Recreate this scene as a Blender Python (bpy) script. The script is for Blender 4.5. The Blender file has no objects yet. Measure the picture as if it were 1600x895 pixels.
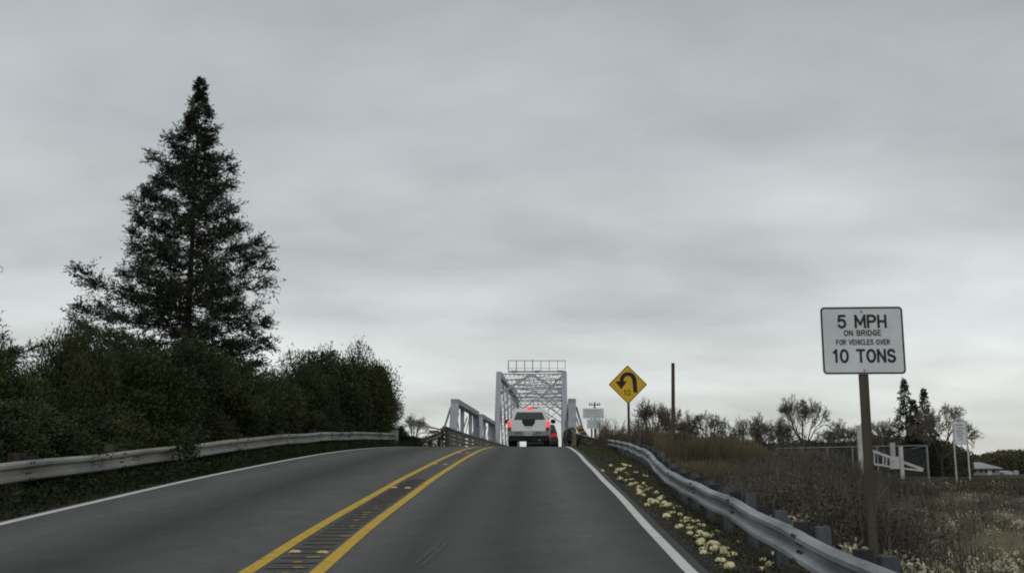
import bpy, bmesh, math, random
import numpy as np
from mathutils import Vector, Matrix
S = bpy.context.scene
COL = S.collection
random.seed(7)
RNG = np.random.default_rng(11)

# ------------------------------------------------------------------ camera
FPX, HZ = 1600.0, 720.0                       # focal length in photo pixels, true horizon row
TH = math.atan((HZ - 447.5) / FPX)
cam_d = bpy.data.cameras.new('camera')
cam_d.sensor_width = 36; cam_d.lens = 36
cam_d.clip_start = .1; cam_d.clip_end = 6000
cam_d.dof.use_dof = True; cam_d.dof.focus_distance = 62; cam_d.dof.aperture_fstop = 4.0
cam = bpy.data.objects.new('camera', cam_d); COL.objects.link(cam)
cam.rotation_euler = (math.pi / 2 + TH, 0, 0)
S.camera = cam

# ------------------------------------------------------------------ world and sun
SUN_EL, SUN_AZ = math.radians(38), math.radians(200)   # azimuth clockwise from +Y: behind the camera
wd = bpy.data.worlds.new('World'); S.world = wd; wd.use_nodes = True
nt = wd.node_tree; N = nt.nodes; L = nt.links; N.clear()
def nd(t, **k):
    n = N.new(t)
    for a, b in k.items(): setattr(n, a, b)
    return n
out = nd('ShaderNodeOutputWorld'); bg = nd('ShaderNodeBackground'); bg.inputs[1].default_value = .1
L.new(bg.outputs[0], out.inputs[0])
sky = nd('ShaderNodeTexSky', sky_type='NISHITA', sun_disc=False, sun_elevation=SUN_EL, sun_rotation=SUN_AZ)
tc = nd('ShaderNodeTexCoord'); sp = nd('ShaderNodeSeparateXYZ'); L.new(tc.outputs['Generated'], sp.inputs[0])
def mth(op, a, b=None, clamp=False):
    n = nd('ShaderNodeMath', operation=op, use_clamp=clamp)
    for i, v in enumerate((a, b)):
        if v is None: continue
        if isinstance(v, (int, float)): n.inputs[i].default_value = v
        else: L.new(v, n.inputs[i])
    return n.outputs[0]
zc = mth('MAXIMUM', sp.outputs[2], 0.0)
den = mth('ADD', zc, .24)
cx = nd('ShaderNodeCombineXYZ'); L.new(mth('DIVIDE', sp.outputs[0], den), cx.inputs[0]); L.new(mth('DIVIDE', sp.outputs[1], den), cx.inputs[1])
def cloud(scale, detail, off, sx=1.0, rough=.5, dist=.3):
    m = nd('ShaderNodeMapping'); m.inputs['Location'].default_value = off; m.inputs['Scale'].default_value = (sx, 1, 1); L.new(cx.outputs[0], m.inputs[0])
    t = nd('ShaderNodeTexNoise'); t.inputs['Scale'].default_value = scale; t.inputs['Detail'].default_value = detail
    t.inputs['Roughness'].default_value = rough; t.inputs['Distortion'].default_value = dist
    L.new(m.outputs[0], t.inputs['Vector']); return t.outputs['Fac']
big = cloud(1.3, 3, (6.4, 2.9, 3), .75, .5, .1)
mid = cloud(3.2, 5, (1.3, 6.2, 2), .7, .5, .1)
fin = cloud(5.2, 8, (2.2, 5.5, 1), 1.0, .58, .2)
v = mth('ADD', mth('MULTIPLY', mth('SUBTRACT', big, .5), 1.35), mth('MULTIPLY', mth('SUBTRACT', mid, .5), .75))
v = mth('ADD', v, mth('MULTIPLY', mth('SUBTRACT', fin, .5), .20))
# overcast deck: palest low down, greyer overhead
el = nd('ShaderNodeValToRGB'); L.new(zc, el.inputs[0])
e = el.color_ramp.elements
e[0].position = 0; e[0].color = (.645, .675, .645, 1)
e[1].position = 1; e[1].color = (.43, .46, .475, 1)
for p, c in ((.07, (.635, .665, .65, 1)), (.22, (.545, .58, .585, 1)), (.40, (.405, .44, .46, 1)), (.6, (.39, .42, .445, 1))):
    q = e.new(p); q.color = c
fac = mth('ADD', mth('MULTIPLY', v, .76), 1.02)
fac = mth('MAXIMUM', fac, .55)
sc_ = nd('ShaderNodeVectorMath', operation='SCALE'); L.new(el.outputs[0], sc_.inputs[0]); L.new(mth('MULTIPLY', fac, 10.0), sc_.inputs['Scale'])
# thin warm break in the cloud low on the right
wf = mth('MULTIPLY', mth('SUBTRACT', 1.0, mth('MULTIPLY', zc, 9.0), True), mth('MULTIPLY', mth('SUBTRACT', sp.outputs[0], .15), 1.2, True))
wmx = nd('ShaderNodeMix', data_type='RGBA'); L.new(mth('MULTIPLY', wf, .8), wmx.inputs['Factor']); L.new(sc_.outputs[0], wmx.inputs[6]); wmx.inputs[7].default_value = (6.9, 6.2, 5.5, 1)
mx = nd('ShaderNodeMix', data_type='RGBA'); mx.inputs['Factor'].default_value = .96
L.new(sky.outputs[0], mx.inputs[6]); L.new(wmx.outputs[2], mx.inputs[7]); L.new(mx.outputs[2], bg.inputs[0])

sd = bpy.data.lights.new('sun', 'SUN'); sd.energy = .8; sd.angle = math.radians(25); sd.color = (1, .97, .92)
so = bpy.data.objects.new('sun', sd); COL.objects.link(so)
dv = Vector((math.sin(SUN_AZ) * math.cos(SUN_EL), math.cos(SUN_AZ) * math.cos(SUN_EL), math.sin(SUN_EL)))
so.rotation_euler = dv.to_track_quat('Z', 'Y').to_euler()
S.view_settings.view_transform = 'Standard'; S.view_settings.look = 'None'
S.view_settings.exposure = 0; S.view_settings.gamma = 1
S.cycles.filter_width = 1.9

# ------------------------------------------------------------------ helpers
def ray(px, py):
    u = (px - 800) / FPX; w = (447.5 - py) / FPX
    return np.array([u, math.cos(TH) - w * math.sin(TH), math.sin(TH) + w * math.cos(TH)])
def W(px, py, y):
    """world point seen at photo pixel (px,py) when it stands y metres ahead"""
    d = ray(px, py); return d / d[1] * y
def tag(o, label=None, cat=None, group=None, kind=None):
    if label: o['label'] = label
    if cat: o['category'] = cat
    if group: o['group'] = group
    if kind: o['kind'] = kind
    return o
def thing(name, label, cat, loc=(0, 0, 0), rz=0, group=None):
    o = bpy.data.objects.new(name, None); COL.objects.link(o)
    o.empty_display_size = .2
    o.location = loc; o.rotation_euler = (0, 0, rz)
    return tag(o, label, cat, group)
def link(name, me, parent=None):
    o = bpy.data.objects.new(name, me); COL.objects.link(o)
    if parent is not None: o.parent = parent
    return o
def copy_tree(root, loc, rz=0, label=None, group=None, scale=None):
    r = root.copy(); COL.objects.link(r); r.location = loc; r.rotation_euler = (0, 0, rz)
    if label: r['label'] = label
    if group: r['group'] = group
    if scale: r.scale = scale
    for ch in list(root.children):
        c = ch.copy(); COL.objects.link(c); c.parent = r
    return r
def npmesh(name, V, F, mat, smooth=False):
    V = np.asarray(V, np.float32); F = np.asarray(F, np.int32); k = F.shape[1]
    me = bpy.data.meshes.new(name)
    me.vertices.add(len(V)); me.vertices.foreach_set('co', V.ravel())
    me.loops.add(F.size); me.loops.foreach_set('vertex_index', F.ravel())
    me.polygons.add(len(F)); me.polygons.foreach_set('loop_start', np.arange(0, F.size, k, dtype=np.int32))
    me.polygons.foreach_set('loop_total', np.full(len(F), k, np.int32))
    me.update(calc_edges=True)
    if smooth: me.polygons.foreach_set('use_smooth', np.ones(len(F), bool))
    me.materials.append(mat); return me

class MB:
    def __init__(s): s.v = []; s.f = []
    def add(s, vs, fs):
        n = len(s.v); s.v += [tuple(p) for p in vs]; s.f += [tuple(i + n for i in q) for q in fs]
    def box(s, c, d, M=None):
        x, y, z = d[0] / 2, d[1] / 2, d[2] / 2
        P = [Vector((a * x, b * y, g * z)) for a in (-1, 1) for b in (-1, 1) for g in (-1, 1)]
        if M is not None: P = [M @ p for p in P]
        s.add([p + Vector(c) for p in P], [(0, 1, 3, 2), (4, 6, 7, 5), (0, 4, 5, 1), (2, 3, 7, 6), (0, 2, 6, 4), (1, 5, 7, 3)])
    def bar(s, a, b, w, h, up=(0, 0, 1)):
        a = Vector(a); b = Vector(b); d = (b - a); l = d.length; d.normalize(); up = Vector(up)
        if abs(d.dot(up)) > .99: up = Vector((1, 0, 0))
        x = d.cross(up).normalized(); z = x.cross(d).normalized()
        M = Matrix((x, d, z)).transposed()
        s.box((a + b) / 2, (w, l, h), M)
    def tube(s, a, b, r0, r1=None, n=8):
        r1 = r0 if r1 is None else r1
        a = Vector(a); b = Vector(b); d = (b - a).normalized()
        up = Vector((0, 0, 1)) if abs(d.z) < .9 else Vector((1, 0, 0))
        x = d.cross(up).normalized(); y = d.cross(x)
        vs = []
        for c, r in ((a, r0), (b, r1)):
            for i in range(n):
                t = 2 * math.pi * i / n; vs.append(c + (x * math.cos(t) + y * math.sin(t)) * r)
        fs = [(i, (i + 1) % n, n + (i + 1) % n, n + i) for i in range(n)] + [tuple(range(n))[::-1], tuple(range(n, 2 * n))]
        s.add(vs, fs)
    def poly(s, pts, y0, y1):
        """flat outline (x,z) extruded between y0 and y1"""
        n = len(pts)
        s.add([(p[0], y0, p[1]) for p in pts] + [(p[0], y1, p[1]) for p in pts],
              [tuple(range(n)), tuple(range(n, 2 * n))[::-1]] + [(i, n + i, n + (i + 1) % n, (i + 1) % n) for i in range(n)])
    def loft(s, rings, cap=True):
        n = len(rings[0]); vs = [p for r in rings for p in r]
        fs = [(k * n + i, k * n + (i + 1) % n, (k + 1) * n + (i + 1) % n, (k + 1) * n + i) for k in range(len(rings) - 1) for i in range(n)]
        if cap: fs += [tuple(range(n))[::-1], tuple(range((len(rings) - 1) * n, len(rings) * n))]
        s.add(vs, fs)
    def mesh(s, name, mat, smooth=False, bevel=0):
        me = bpy.data.meshes.new(name); me.from_pydata(s.v, [], s.f); me.materials.append(mat)
        bm = bmesh.new(); bm.from_mesh(me); bmesh.ops.recalc_face_normals(bm, faces=bm.faces)
        if bevel: bmesh.ops.bevel(bm, geom=bm.edges[:], offset=bevel, segments=2, affect='EDGES', clamp_overlap=True)
        if smooth:
            for f in bm.faces: f.smooth = True
        bm.to_mesh(me); bm.free(); me.update(); return me
    def build(s, name, mat, parent=None, **k): return link(name, s.mesh(name, mat, **k), parent)

# ------------------------------------------------------------------ materials
def mat(name, col, rough=.8, metal=0, var=.25, scale=4.0, col2=None, bump=0, bscale=40, emit=0, spec=.3, island=0, stretch=(1, 1, 1), hue=None, thr=None):
    m = bpy.data.materials.new(name); m.use_nodes = True; t = m.node_tree; n = t.nodes; l = t.links
    b = n['Principled BSDF']; b.inputs['Roughness'].default_value = rough; b.inputs['Metallic'].default_value = metal
    b.inputs['Specular IOR Level'].default_value = spec
    tcn = n.new('ShaderNodeTexCoord'); mp = n.new('ShaderNodeMapping'); mp.inputs['Scale'].default_value = stretch
    l.new(tcn.outputs['Object'], mp.inputs[0])
    nz = n.new('ShaderNodeTexNoise'); nz.inputs['Scale'].default_value = scale; nz.inputs['Detail'].default_value = 6; nz.inputs['Roughness'].default_value = .62
    l.new(mp.outputs[0], nz.inputs['Vector'])
    rp = n.new('ShaderNodeValToRGB'); l.new(nz.outputs[0], rp.inputs[0])
    c2 = col2 if col2 else tuple(c * (1 - var) for c in col); c1 = col if col2 else tuple(min(1, c * (1 + var * .6)) for c in col)
    a, z = thr if thr else (.32, .68)
    rp.color_ramp.elements[0].position = a; rp.color_ramp.elements[1].position = z
    rp.color_ramp.elements[0].color = (*c2, 1); rp.color_ramp.elements[1].color = (*c1, 1)
    last = rp.outputs[0]
    if island:
        g = n.new('ShaderNodeNewGeometry'); mr = n.new('ShaderNodeMapRange'); l.new(g.outputs['Random Per Island'], mr.inputs[0])
        mr.inputs[3].default_value = 1 - island; mr.inputs[4].default_value = 1 + island
        sc = n.new('ShaderNodeVectorMath'); sc.operation = 'SCALE'; l.new(last, sc.inputs[0]); l.new(mr.outputs[0], sc.inputs['Scale']); last = sc.outputs[0]
    l.new(last, b.inputs['Base Color'])
    if bump:
        nb = n.new('ShaderNodeTexNoise'); nb.inputs['Scale'].default_value = bscale; nb.inputs['Detail'].default_value = 5; l.new(mp.outputs[0], nb.inputs['Vector'])
        bp = n.new('ShaderNodeBump'); bp.inputs['Strength'].default_value = bump; bp.inputs['Distance'].default_value = .02
        l.new(nb.outputs[0], bp.inputs['Height']); l.new(bp.outputs[0], b.inputs['Normal'])
    if emit:
        b.inputs['Emission Color'].default_value = (*col, 1); b.inputs['Emission Strength'].default_value = emit
    return m
M = dict(
    galv=mat('galvanised_steel', (.29, .305, .315), .6, .15, .5, 2.2, bump=.15, bscale=30, stretch=(1, .3, 1)),
    galv_w=mat('weathered_beam_steel', (.34, .335, .30), .7, .1, .5, 1.6, bump=.15, bscale=20, stretch=(1, .4, 1)),
    bolt=mat('dark_bolt', (.05, .05, .05), .6),
    post_g=mat('grey_treated_timber', (.08, .09, .10), .85, 0, .4, 6, bump=.4, stretch=(1, 1, .15)),
    post_b=mat('brown_timber', (.075, .06, .045), .9, 0, .45, 6, bump=.4, stretch=(1, 1, .15)),
    block=mat('dark_blockout', (.03, .03, .034), .9, 0, .3, 8),
    rust=mat('rusty_post', (.085, .06, .04), .9, 0, .4, 9, stretch=(1, 1, .2)),
    white=mat('white_road_paint', (.62, .62, .58), .7, 0, .25, 7, col2=(.40, .40, .37), thr=(.2, .5)),
    yellow=mat('yellow_road_paint', (.58, .375, .035), .75, 0, .2, 9, col2=(.27, .175, .04), thr=(.25, .5), bump=.3),
    marker=mat('ceramic_marker', (.62, .45, .14), .4, 0, .3, 20),
    groove=mat('groove_grit_shade', (.098, .097, .088), .95, 0, .3, 12),  # grit, with the grooves' shade put into the colour for contrast
    ridge=mat('worn_ridge', (.135, .13, .10), .9, 0, .4, 9, col2=(.075, .073, .065)),
    skid=mat('tyre_rubber_mark', (.040, .040, .040), .7, 0, .35, 10, col2=(.075, .075, .073), stretch=(6, .4, 1)),
    bpaint=mat('silver_bridge_paint', (.33, .35, .38), .6, .1, .3, 1.2, col2=(.24, .25, .265), bump=.08, thr=(.25, .6)),
    bdark=mat('dark_bridge_steel', (.22, .24, .26), .6, .1, .3, 1.5),  # darker steel tone for floor beams, catwalk and hanging sign
    timber=mat('weathered_rail_timber', (.20, .18, .15), .9, 0, .5, 3, bump=.4, stretch=(1, .2, 4)),
    conc=mat('bridge_concrete', (.30, .29, .27), .9, 0, .3, 1, bump=.3),
    signw=mat('white_sign_face', (.60, .635, .645), .5, 0, .14, 2.2, bump=.05, bscale=3),
    black=mat('sign_black', (.02, .02, .022), .6, 0, .2, 9),
    signy=mat('yellow_sign_face', (.66, .40, .02), .5, 0, .1, 3),
    signo=mat('faded_orange_sign_face', (.34, .19, .05), .6, 0, .2, 4),
    metal=mat('sign_back_metal', (.28, .29, .30), .5, .4, .2, 5),
    wood=mat('sign_post_wood', (.07, .06, .048), .9, 0, .45, 5, bump=.3, stretch=(1, 1, .15)),
    pole=mat('utility_pole_wood', (.10, .085, .07), .9, 0, .3, 2),
    tpaint=mat('silver_white_car_paint', (.70, .70, .71), .35, .15, .04, 1, spec=.5),
    dpaint=mat('dark_car_paint', (.05, .045, .05), .3, .1, .1, 1, spec=.5),
    glass=mat('tinted_glass', (.02, .028, .03), .08, 0, .2, 2, spec=.6),
    rubber=mat('tyre_rubber', (.02, .02, .02), .85, 0, .2, 8),
    plast=mat('black_plastic', (.022, .022, .024), .6, 0, .2, 8),
    chrome=mat('dull_bumper', (.24, .25, .26), .45, .4, .2, 3),
    brake=mat('lit_brake_lamp', (1.0, .05, .03), .4, 0, 0, 3, emit=1.05),
    brake2=mat('dim_tail_lamp', (.55, .03, .035), .4, 0, .1, 3, emit=.25),
    lens=mat('unlit_lens', (.12, .04, .035), .3, 0, .1, 3),
    rim=mat('wheel_rim', (.4, .4, .42), .4, .6, .1, 3),
    leaf=mat('hedge_leaves', (.046, .070, .020), .6, 0, 0, 3.2, col2=(.014, .025, .010), island=.35, spec=.2),
    leaf2=mat('olive_hedge_leaves', (.078, .086, .028), .6, 0, 0, 3.2, col2=(.020, .028, .011), island=.35, spec=.2),
    needle=mat('conifer_needles', (.055, .062, .038), .7, 0, 0, .8, col2=(.022, .028, .019), island=.4, spec=.15),
    needle2=mat('distant_conifer_needles', (.05, .06, .045), .8, 0, 0, .8, col2=(.03, .036, .028), island=.4, spec=.1),
    bark=mat('bark', (.045, .038, .031), .95, 0, .3, 3),
    twig=mat('bare_twigs', (.135, .115, .095), .95, 0, .3, 2),
    twig2=mat('grey_brush_twigs', (.165, .145, .125), .95, 0, 0, .28, col2=(.045, .041, .034), island=.5),
    brown=mat('brush_leaves', (.10, .085, .05), .95, 0, 0, .5, col2=(.04, .042, .026), island=.5),
    reed=mat('dry_reeds', (.175, .145, .085), .9, 0, 0, .7, col2=(.075, .068, .042), island=.45),
    straw=mat('pale_dry_grass', (.42, .385, .27), .95, 0, 0, 1.4, col2=(.20, .18, .12), island=.35),
    green=mat('fresh_weeds', (.06, .12, .025), .8, 0, 0, 2, col2=(.035, .06, .018), island=.4),
    farwood=mat('far_woods', (.10, .095, .05), .95, 0, 0, .08, col2=(.05, .052, .032), island=.4),
    mush=mat('pale_yellow_cap', (.72, .68, .40), .75, 0, .2, 14, col2=(.40, .33, .13), bump=.3, thr=(.2, .55)),
    weed=mat('verge_weed_leaves', (.075, .085, .035), .9, 0, 0, 1.3, col2=(.045, .038, .025), island=.5),
    dleaf=mat('undergrowth_leaves', (.028, .040, .014), .7, 0, 0, 2.0, col2=(.012, .018, .009), island=.4, spec=.1),
    cream=mat('cream_dry_clumps', (.60, .56, .42), .95, 0, 0, 1.4, col2=(.34, .31, .21), island=.3),
    fence=mat('fence_steel', (.20, .22, .22), .6, .3, .2, 3),
    wpaint=mat('weathered_white_paint', (.46, .46, .45), .7, 0, .25, 2),
    mesh=mat('dull_wire_mesh', (.16, .17, .17), .7, .2, .2, 3),
    gpaint=mat('grey_panel', (.33, .35, .36), .7, 0, .2, 2),
    roof=mat('pale_roof', (.34, .35, .36), .8, 0, .2, 1),
    wall=mat('house_wall', (.24, .25, .25), .9, 0, .2, 1),
    water=mat('river_water', (.03, .04, .035), .08, 0, .1, .3, spec=.5, bump=.2, bscale=2),
)

# ------------------------------------------------------------------ the lie of the land
def sm(x, xs, ys, k=1.6):
    x = np.asarray(x, float); r = 0
    for o in (-1, -.5, 0, .5, 1): r = r + np.interp(x + o * k, xs, ys)
    return r / 5
def Rz(y):
    y = np.asarray(y, float); t = np.clip(y - 28, 0, 20)
    z = np.where(y < 28, -1.35 + .052 * y, .106 + .052 * t - .052 * t * t / 40)
    return z - .10 * np.clip((y - 48) / 14, 0, 1) ** 1.0
def pf(ys_, xs_, deg):
    c = np.polyfit(ys_, xs_, deg); d = np.polyder(c); lo = 9.0
    v0, s0 = np.polyval(c, lo), np.polyval(d, lo)
    return lambda y: np.where(np.asarray(y, float) < lo, v0 + s0 * .35 * (np.maximum(np.asarray(y, float), -40) - lo), np.polyval(c, np.minimum(np.asarray(y, float), 64)))
XC = pf([6, 8.65, 12, 15, 17.7, 20.3, 27.3, 31.5, 37, 44, 52, 60, 64], [-1.86, -1.86, -1.92, -1.86, -1.80, -1.74, -1.56, -1.36, -1.12, -.86, -.54, -.18, 0], 4)
XL = pf([6, 9, 12, 15, 17.7, 20.3, 26, 32, 35, 40, 44, 52, 60, 64], [-5.8, -5.85, -5.92, -6.0, -5.98, -5.86, -5.72, -5.35, -5.05, -4.5, -4.05, -3.4, -2.9, -2.75], 5)
XR = pf([6, 8.65, 12.6, 16, 20.7, 24, 31.5, 35, 44, 52, 60, 64], [1.40, 1.45, 1.55, 1.64, 1.73, 1.80, 1.94, 2.02, 2.22, 2.45, 2.72, 2.85], 3)
GY = [-12, 7.6, 8.7, 11.2, 13.8, 17, 21, 24.5, 29, 34, 38, 44, 50]
XG = lambda y: sm(y, GY, [2.6, 2.79, 2.78, 2.84, 2.98, 3.1, 3.3, 3.5, 3.85, 4.1, 4.32, 4.5, 4.7], .9)
ZG = lambda y: sm(y, GY, [-1.7, -.80, -.74, -.62, -.49, -.37, -.24, -.03, .30, .50, .66, .86, 1.04], .9)
LY = [-12, 14.5, 17, 20, 22, 29, 36, 40, 44]
XLG = lambda y: sm(y, LY, [-7.1, -7.18, -7.28, -7.28, -7.2, -6.82, -6.35, -5.8, -5.0], 1.2)
ZLG = lambda y: sm(y, LY, [-1.4, -.03, .07, .21, .31, .71, 1.0, 1.11, 1.18], 1.2)

def vnoise(x, y, s, seed=0):
    """cheap smooth value noise"""
    x = np.asarray(x, float) / s + seed * 17.3; y = np.asarray(y, float) / s + seed * 9.1
    xi = np.floor(x); yi = np.floor(y); fx = x - xi; fy = y - yi
    h = lambda a, b: (np.sin(a * 127.1 + b * 311.7) * 43758.5453) % 1.0
    fx = fx * fx * (3 - 2 * fx); fy = fy * fy * (3 - 2 * fy)
    return (h(xi, yi) * (1 - fx) + h(xi + 1, yi) * fx) * (1 - fy) + (h(xi, yi + 1) * (1 - fx) + h(xi + 1, yi + 1) * fx) * fy - .5
def H(x, y):
    x, y = np.broadcast_arrays(np.asarray(x, float), np.asarray(y, float))
    xr = XR(y) + .15; xl = XL(y) - .14; r = Rz(y)
    # country either side
    land = -2.5 + .9 * np.exp(-((y - 68) / 28) ** 2) * (x > 0) - .6 * np.clip((y - 150) / 120, 0, 1)
    land = land + .35 * vnoise(x, y, 9, 1) + .18 * vnoise(x, y, 3, 2)
    rough = .10 * vnoise(x, y, 1.1, 3) + .05 * vnoise(x, y, .4, 4)
    yy = np.minimum(y, 50)
    xg = XG(yy) + .1; zg = ZG(yy) - .68
    zg = np.where(y > 50, np.minimum(zg, .36), zg)
    t = np.clip((x - xr) / (xg - xr), 0, 1)
    zr = (r - .04) * (1 - t) + zg * t - .03 * np.sin(t * 3.14)
    zr = np.where(x > xg + .6, np.maximum(zg - .38 * (x - xg - .6), land), zr) + rough * np.clip((x - xr) * 2, 0, 1)
    yl = np.minimum(y, 44)
    xlg = XLG(yl); zlg = ZLG(yl) - .64
    t2 = np.clip((xl - x) / (xl - xlg), 0, 1)
    zl = (r - .04) * (1 - t2) + zlg * t2
    zl = np.where(x < xlg - .5, np.maximum(zlg - .28 * (xlg - .5 - x), np.minimum(land, zlg)), zl) + rough * np.clip((xl - x) * 2, 0, 1)
    z = np.where(x > xr, zr, np.where(x < xl, zl, r - .035))
    # levee crest crossing at the bridge head
    ly = np.clip((np.abs(y - 54.5) - 7.5) * .42, 0, 9)
    ridge = .62 - ly - np.clip(x - 8, 0, 99) * .26 - np.clip(-x - 60, 0, 50) * .2 + rough
    off = (x > xr) | (x < xl)
    z = np.where(off, np.maximum(z, ridge), z)
    # river channel
    yn = 65 + np.clip((x - 5) * 2.2, 0, 30)
    d = np.minimum(y - yn, 163 - y)
    z = np.where(d > 0, np.minimum(z, np.maximum(z - d * .5, -6.5)), z)
    z = np.where((y > 62.5) & (~off), np.minimum(z, .2 - (y - 62.5) * 1.2), z)
    z = np.where(d > 9, np.minimum(z, -6.0), z)
    return z
def hit(px, py, lo=4, hi=140):
    d = ray(px, py); d = d / d[1]; ys = np.arange(lo, hi, .05)
    z = H(d[0] * ys, ys); k = np.argmax(d[2] * ys <= z)
    y = ys[k]; return Vector((d[0] * y, y, float(z[k])))

def lines(a, fine, b, step, grow):
    r = list(np.arange(fine[0], fine[1], step)); s = step; x = fine[1]; up = []
    while x < b: up.append(x); s *= grow; x += s
    up.append(b); s = step; x = fine[0] - step; dn = []
    while x > a: dn.append(x); s *= grow; x -= s
    dn.append(a); return np.array(dn[::-1] + r + up)
gx = lines(-2500, (-9, 12), 2500, .22, 1.09); gy = lines(-200, (2, 66), 4000, .3, 1.07)
GX, GYY = np.meshgrid(gx, gy); GZ = H(GX, GYY)
nx, ny = len(gx), len(gy); idx = np.arange(nx * ny).reshape(ny, nx)
F = np.stack([idx[:-1, :-1], idx[:-1, 1:], idx[1:, 1:], idx[1:, :-1]], -1).reshape(-1, 4)
def ground_mat():
    m = bpy.data.materials.new('levee_soil'); m.use_nodes = True; t = m.node_tree; n = t.nodes; l = t.links; b = n['Principled BSDF']
    b.inputs['Roughness'].default_value = .95; b.inputs['Specular IOR Level'].default_value = .1
    g = n.new('ShaderNodeNewGeometry')
    def nz(s, d=6):
        k = n.new('ShaderNodeTexNoise'); k.inputs['Scale'].default_value = s; k.inputs['Detail'].default_value = d; k.inputs['Roughness'].default_value = .65; l.new(g.outputs['Position'], k.inputs['Vector']); return k.outputs[0]
    def ramp(i, stops):
        r = n.new('ShaderNodeValToRGB'); l.new(i, r.inputs[0]); e = r.color_ramp.elements
        e[0].position, e[0].color = stops[0][0], (*stops[0][1], 1); e[1].position, e[1].color = stops[-1][0], (*stops[-1][1], 1)
        for p, c in stops[1:-1]: q = e.new(p); q.color = (*c, 1)
        return r.outputs[0]
    def mix(f, a, c):
        k = n.new('ShaderNodeMix'); k.data_type = 'RGBA'; l.new(f, k.inputs['Factor']); l.new(a, k.inputs[6]); l.new(c, k.inputs[7]); return k.outputs[2]
    soil = ramp(nz(9), [(.3, (.024, .022, .018)), (.7, (.075, .066, .05))])
    litter = ramp(nz(14), [(.3, (.09, .08, .05)), (.55, (.2, .175, .11)), (.75, (.33, .30, .2))])
    f1 = ramp(nz(1.0, 6), [(.50, (0, 0, 0)), (.60, (.45, .45, .45))])
    sp2 = n.new('ShaderNodeSeparateXYZ'); l.new(g.outputs['Position'], sp2.inputs[0])
    mr = n.new('ShaderNodeMapRange'); l.new(sp2.outputs[0], mr.inputs[0]); mr.inputs[1].default_value = 4.5; mr.inputs[2].default_value = 8; 
    mm = n.new('ShaderNodeMath'); mm.operation = 'MULTIPLY'; l.new(f1, mm.inputs[0]); l.new(mr.outputs[0], mm.inputs[1])
    c = mix(mm.outputs[0], soil, litter)
    moss = ramp(nz(20), [(.3, (.03, .04, .015)), (.7, (.07, .085, .03))])
    f2 = ramp(nz(.33, 4), [(.56, (0, 0, 0)), (.66, (.75, .75, .75))])
    l.new(mix(f2, c, moss), b.inputs['Base Color'])
    bp = n.new('ShaderNodeBump'); bp.inputs['Strength'].default_value = .7; bp.inputs['Distance'].default_value = .08; l.new(nz(16), bp.inputs['Height']); l.new(bp.outputs[0], b.inputs['Normal'])
    return m
tag(link('ground', npmesh('ground', np.stack([GX, GYY, GZ], -1).reshape(-1, 3), F, ground_mat(), True)), kind='structure')
wm = MB(); wm.add([(-2500, 60, -5), (2500, 60, -5), (2500, 170, -5), (-2500, 170, -5)], [(0, 1, 2, 3)])
tag(wm.build('river', M['water']), kind='structure')

# ------------------------------------------------------------------ road
def road_mat():
    m = bpy.data.materials.new('worn_asphalt'); m.use_nodes = True; t = m.node_tree; n = t.nodes; l = t.links; b = n['Principled BSDF']
    b.inputs['Roughness'].default_value = .82; b.inputs['Specular IOR Level'].default_value = .3
    uv = n.new('ShaderNodeUVMap'); uv.uv_map = 'UVMap'; s = n.new('ShaderNodeSeparateXYZ'); l.new(uv.outputs[0], s.inputs[0])
    def nz(sc, st, d=6, ro=.6):
        mp = n.new('ShaderNodeMapping'); mp.inputs['Scale'].default_value = st; l.new(uv.outputs[0], mp.inputs[0])
        k = n.new('ShaderNodeTexNoise'); k.inputs['Scale'].default_value = sc; k.inputs['Detail'].default_value = d; k.inputs['Roughness'].default_value = ro; l.new(mp.outputs[0], k.inputs[0]); return k.outputs[0]
    def M2(op, a, c):
        k = n.new('ShaderNodeMath'); k.operation = op
        for i, q in enumerate((a, c)):
            if isinstance(q, (int, float)): k.inputs[i].default_value = q
            else: l.new(q, k.inputs[i])
        return k.outputs[0]
    # wheel tracks: u runs -1..0 over the left lane and 0..1 over the right lane
    r = n.new('ShaderNodeValToRGB'); mr = n.new('ShaderNodeMapRange'); l.new(s.outputs[0], mr.inputs[0]); mr.inputs[1].default_value = -1.2; mr.inputs[2].default_value = 1.2
    l.new(mr.outputs[0], r.inputs[0]); e = r.color_ramp.elements; e[0].position = 0; e[0].color = (.9, .9, .9, 1); e[1].position = 1; e[1].color = (.62, .62, .62, 1)
    for p, c in ((.10, .95), (.17, 1.12), (.29, .48), (.41, 1.08), (.5, .90), (.56, 1.14), (.62, .58), (.68, .80), (.73, .56), (.82, 1.18), (.90, .60)):
        q = e.new(p); q.color = (c, c, c, 1)
    fine = nz(60, (4, 1, 1), 3, .7); strk = nz(2.2, (3, .22, 1), 6); pat = nz(.5, (1.5, .5, 1), 4)
    f = M2('ADD', M2('MULTIPLY', fine, .55), M2('ADD', M2('MULTIPLY', strk, .35), M2('MULTIPLY', pat, .45)))
    f = M2('ADD', f, M2('MULTIPLY', M2('SUBTRACT', nz(2.6, (3.4, .7, 1), 7, .8), .5), 1.0))
    f = M2('ADD', f, .31)
    f = M2('MULTIPLY', f, r.outputs[0])
    v = n.new('ShaderNodeVectorMath'); v.operation = 'SCALE'; v.inputs[0].default_value = (.094, .094, .087); l.new(f, v.inputs['Scale']); l.new(v.outputs[0], b.inputs['Base Color'])
    bp = n.new('ShaderNodeBump'); bp.inputs['Strength'].default_value = .5; bp.inputs['Distance'].default_value = .01; l.new(fine, bp.inputs['Height']); l.new(bp.outputs[0], b.inputs['Normal'])
    return m
ys = np.concatenate([np.arange(-30, 2, 2.), np.arange(2, 64.01, .3)])
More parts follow.
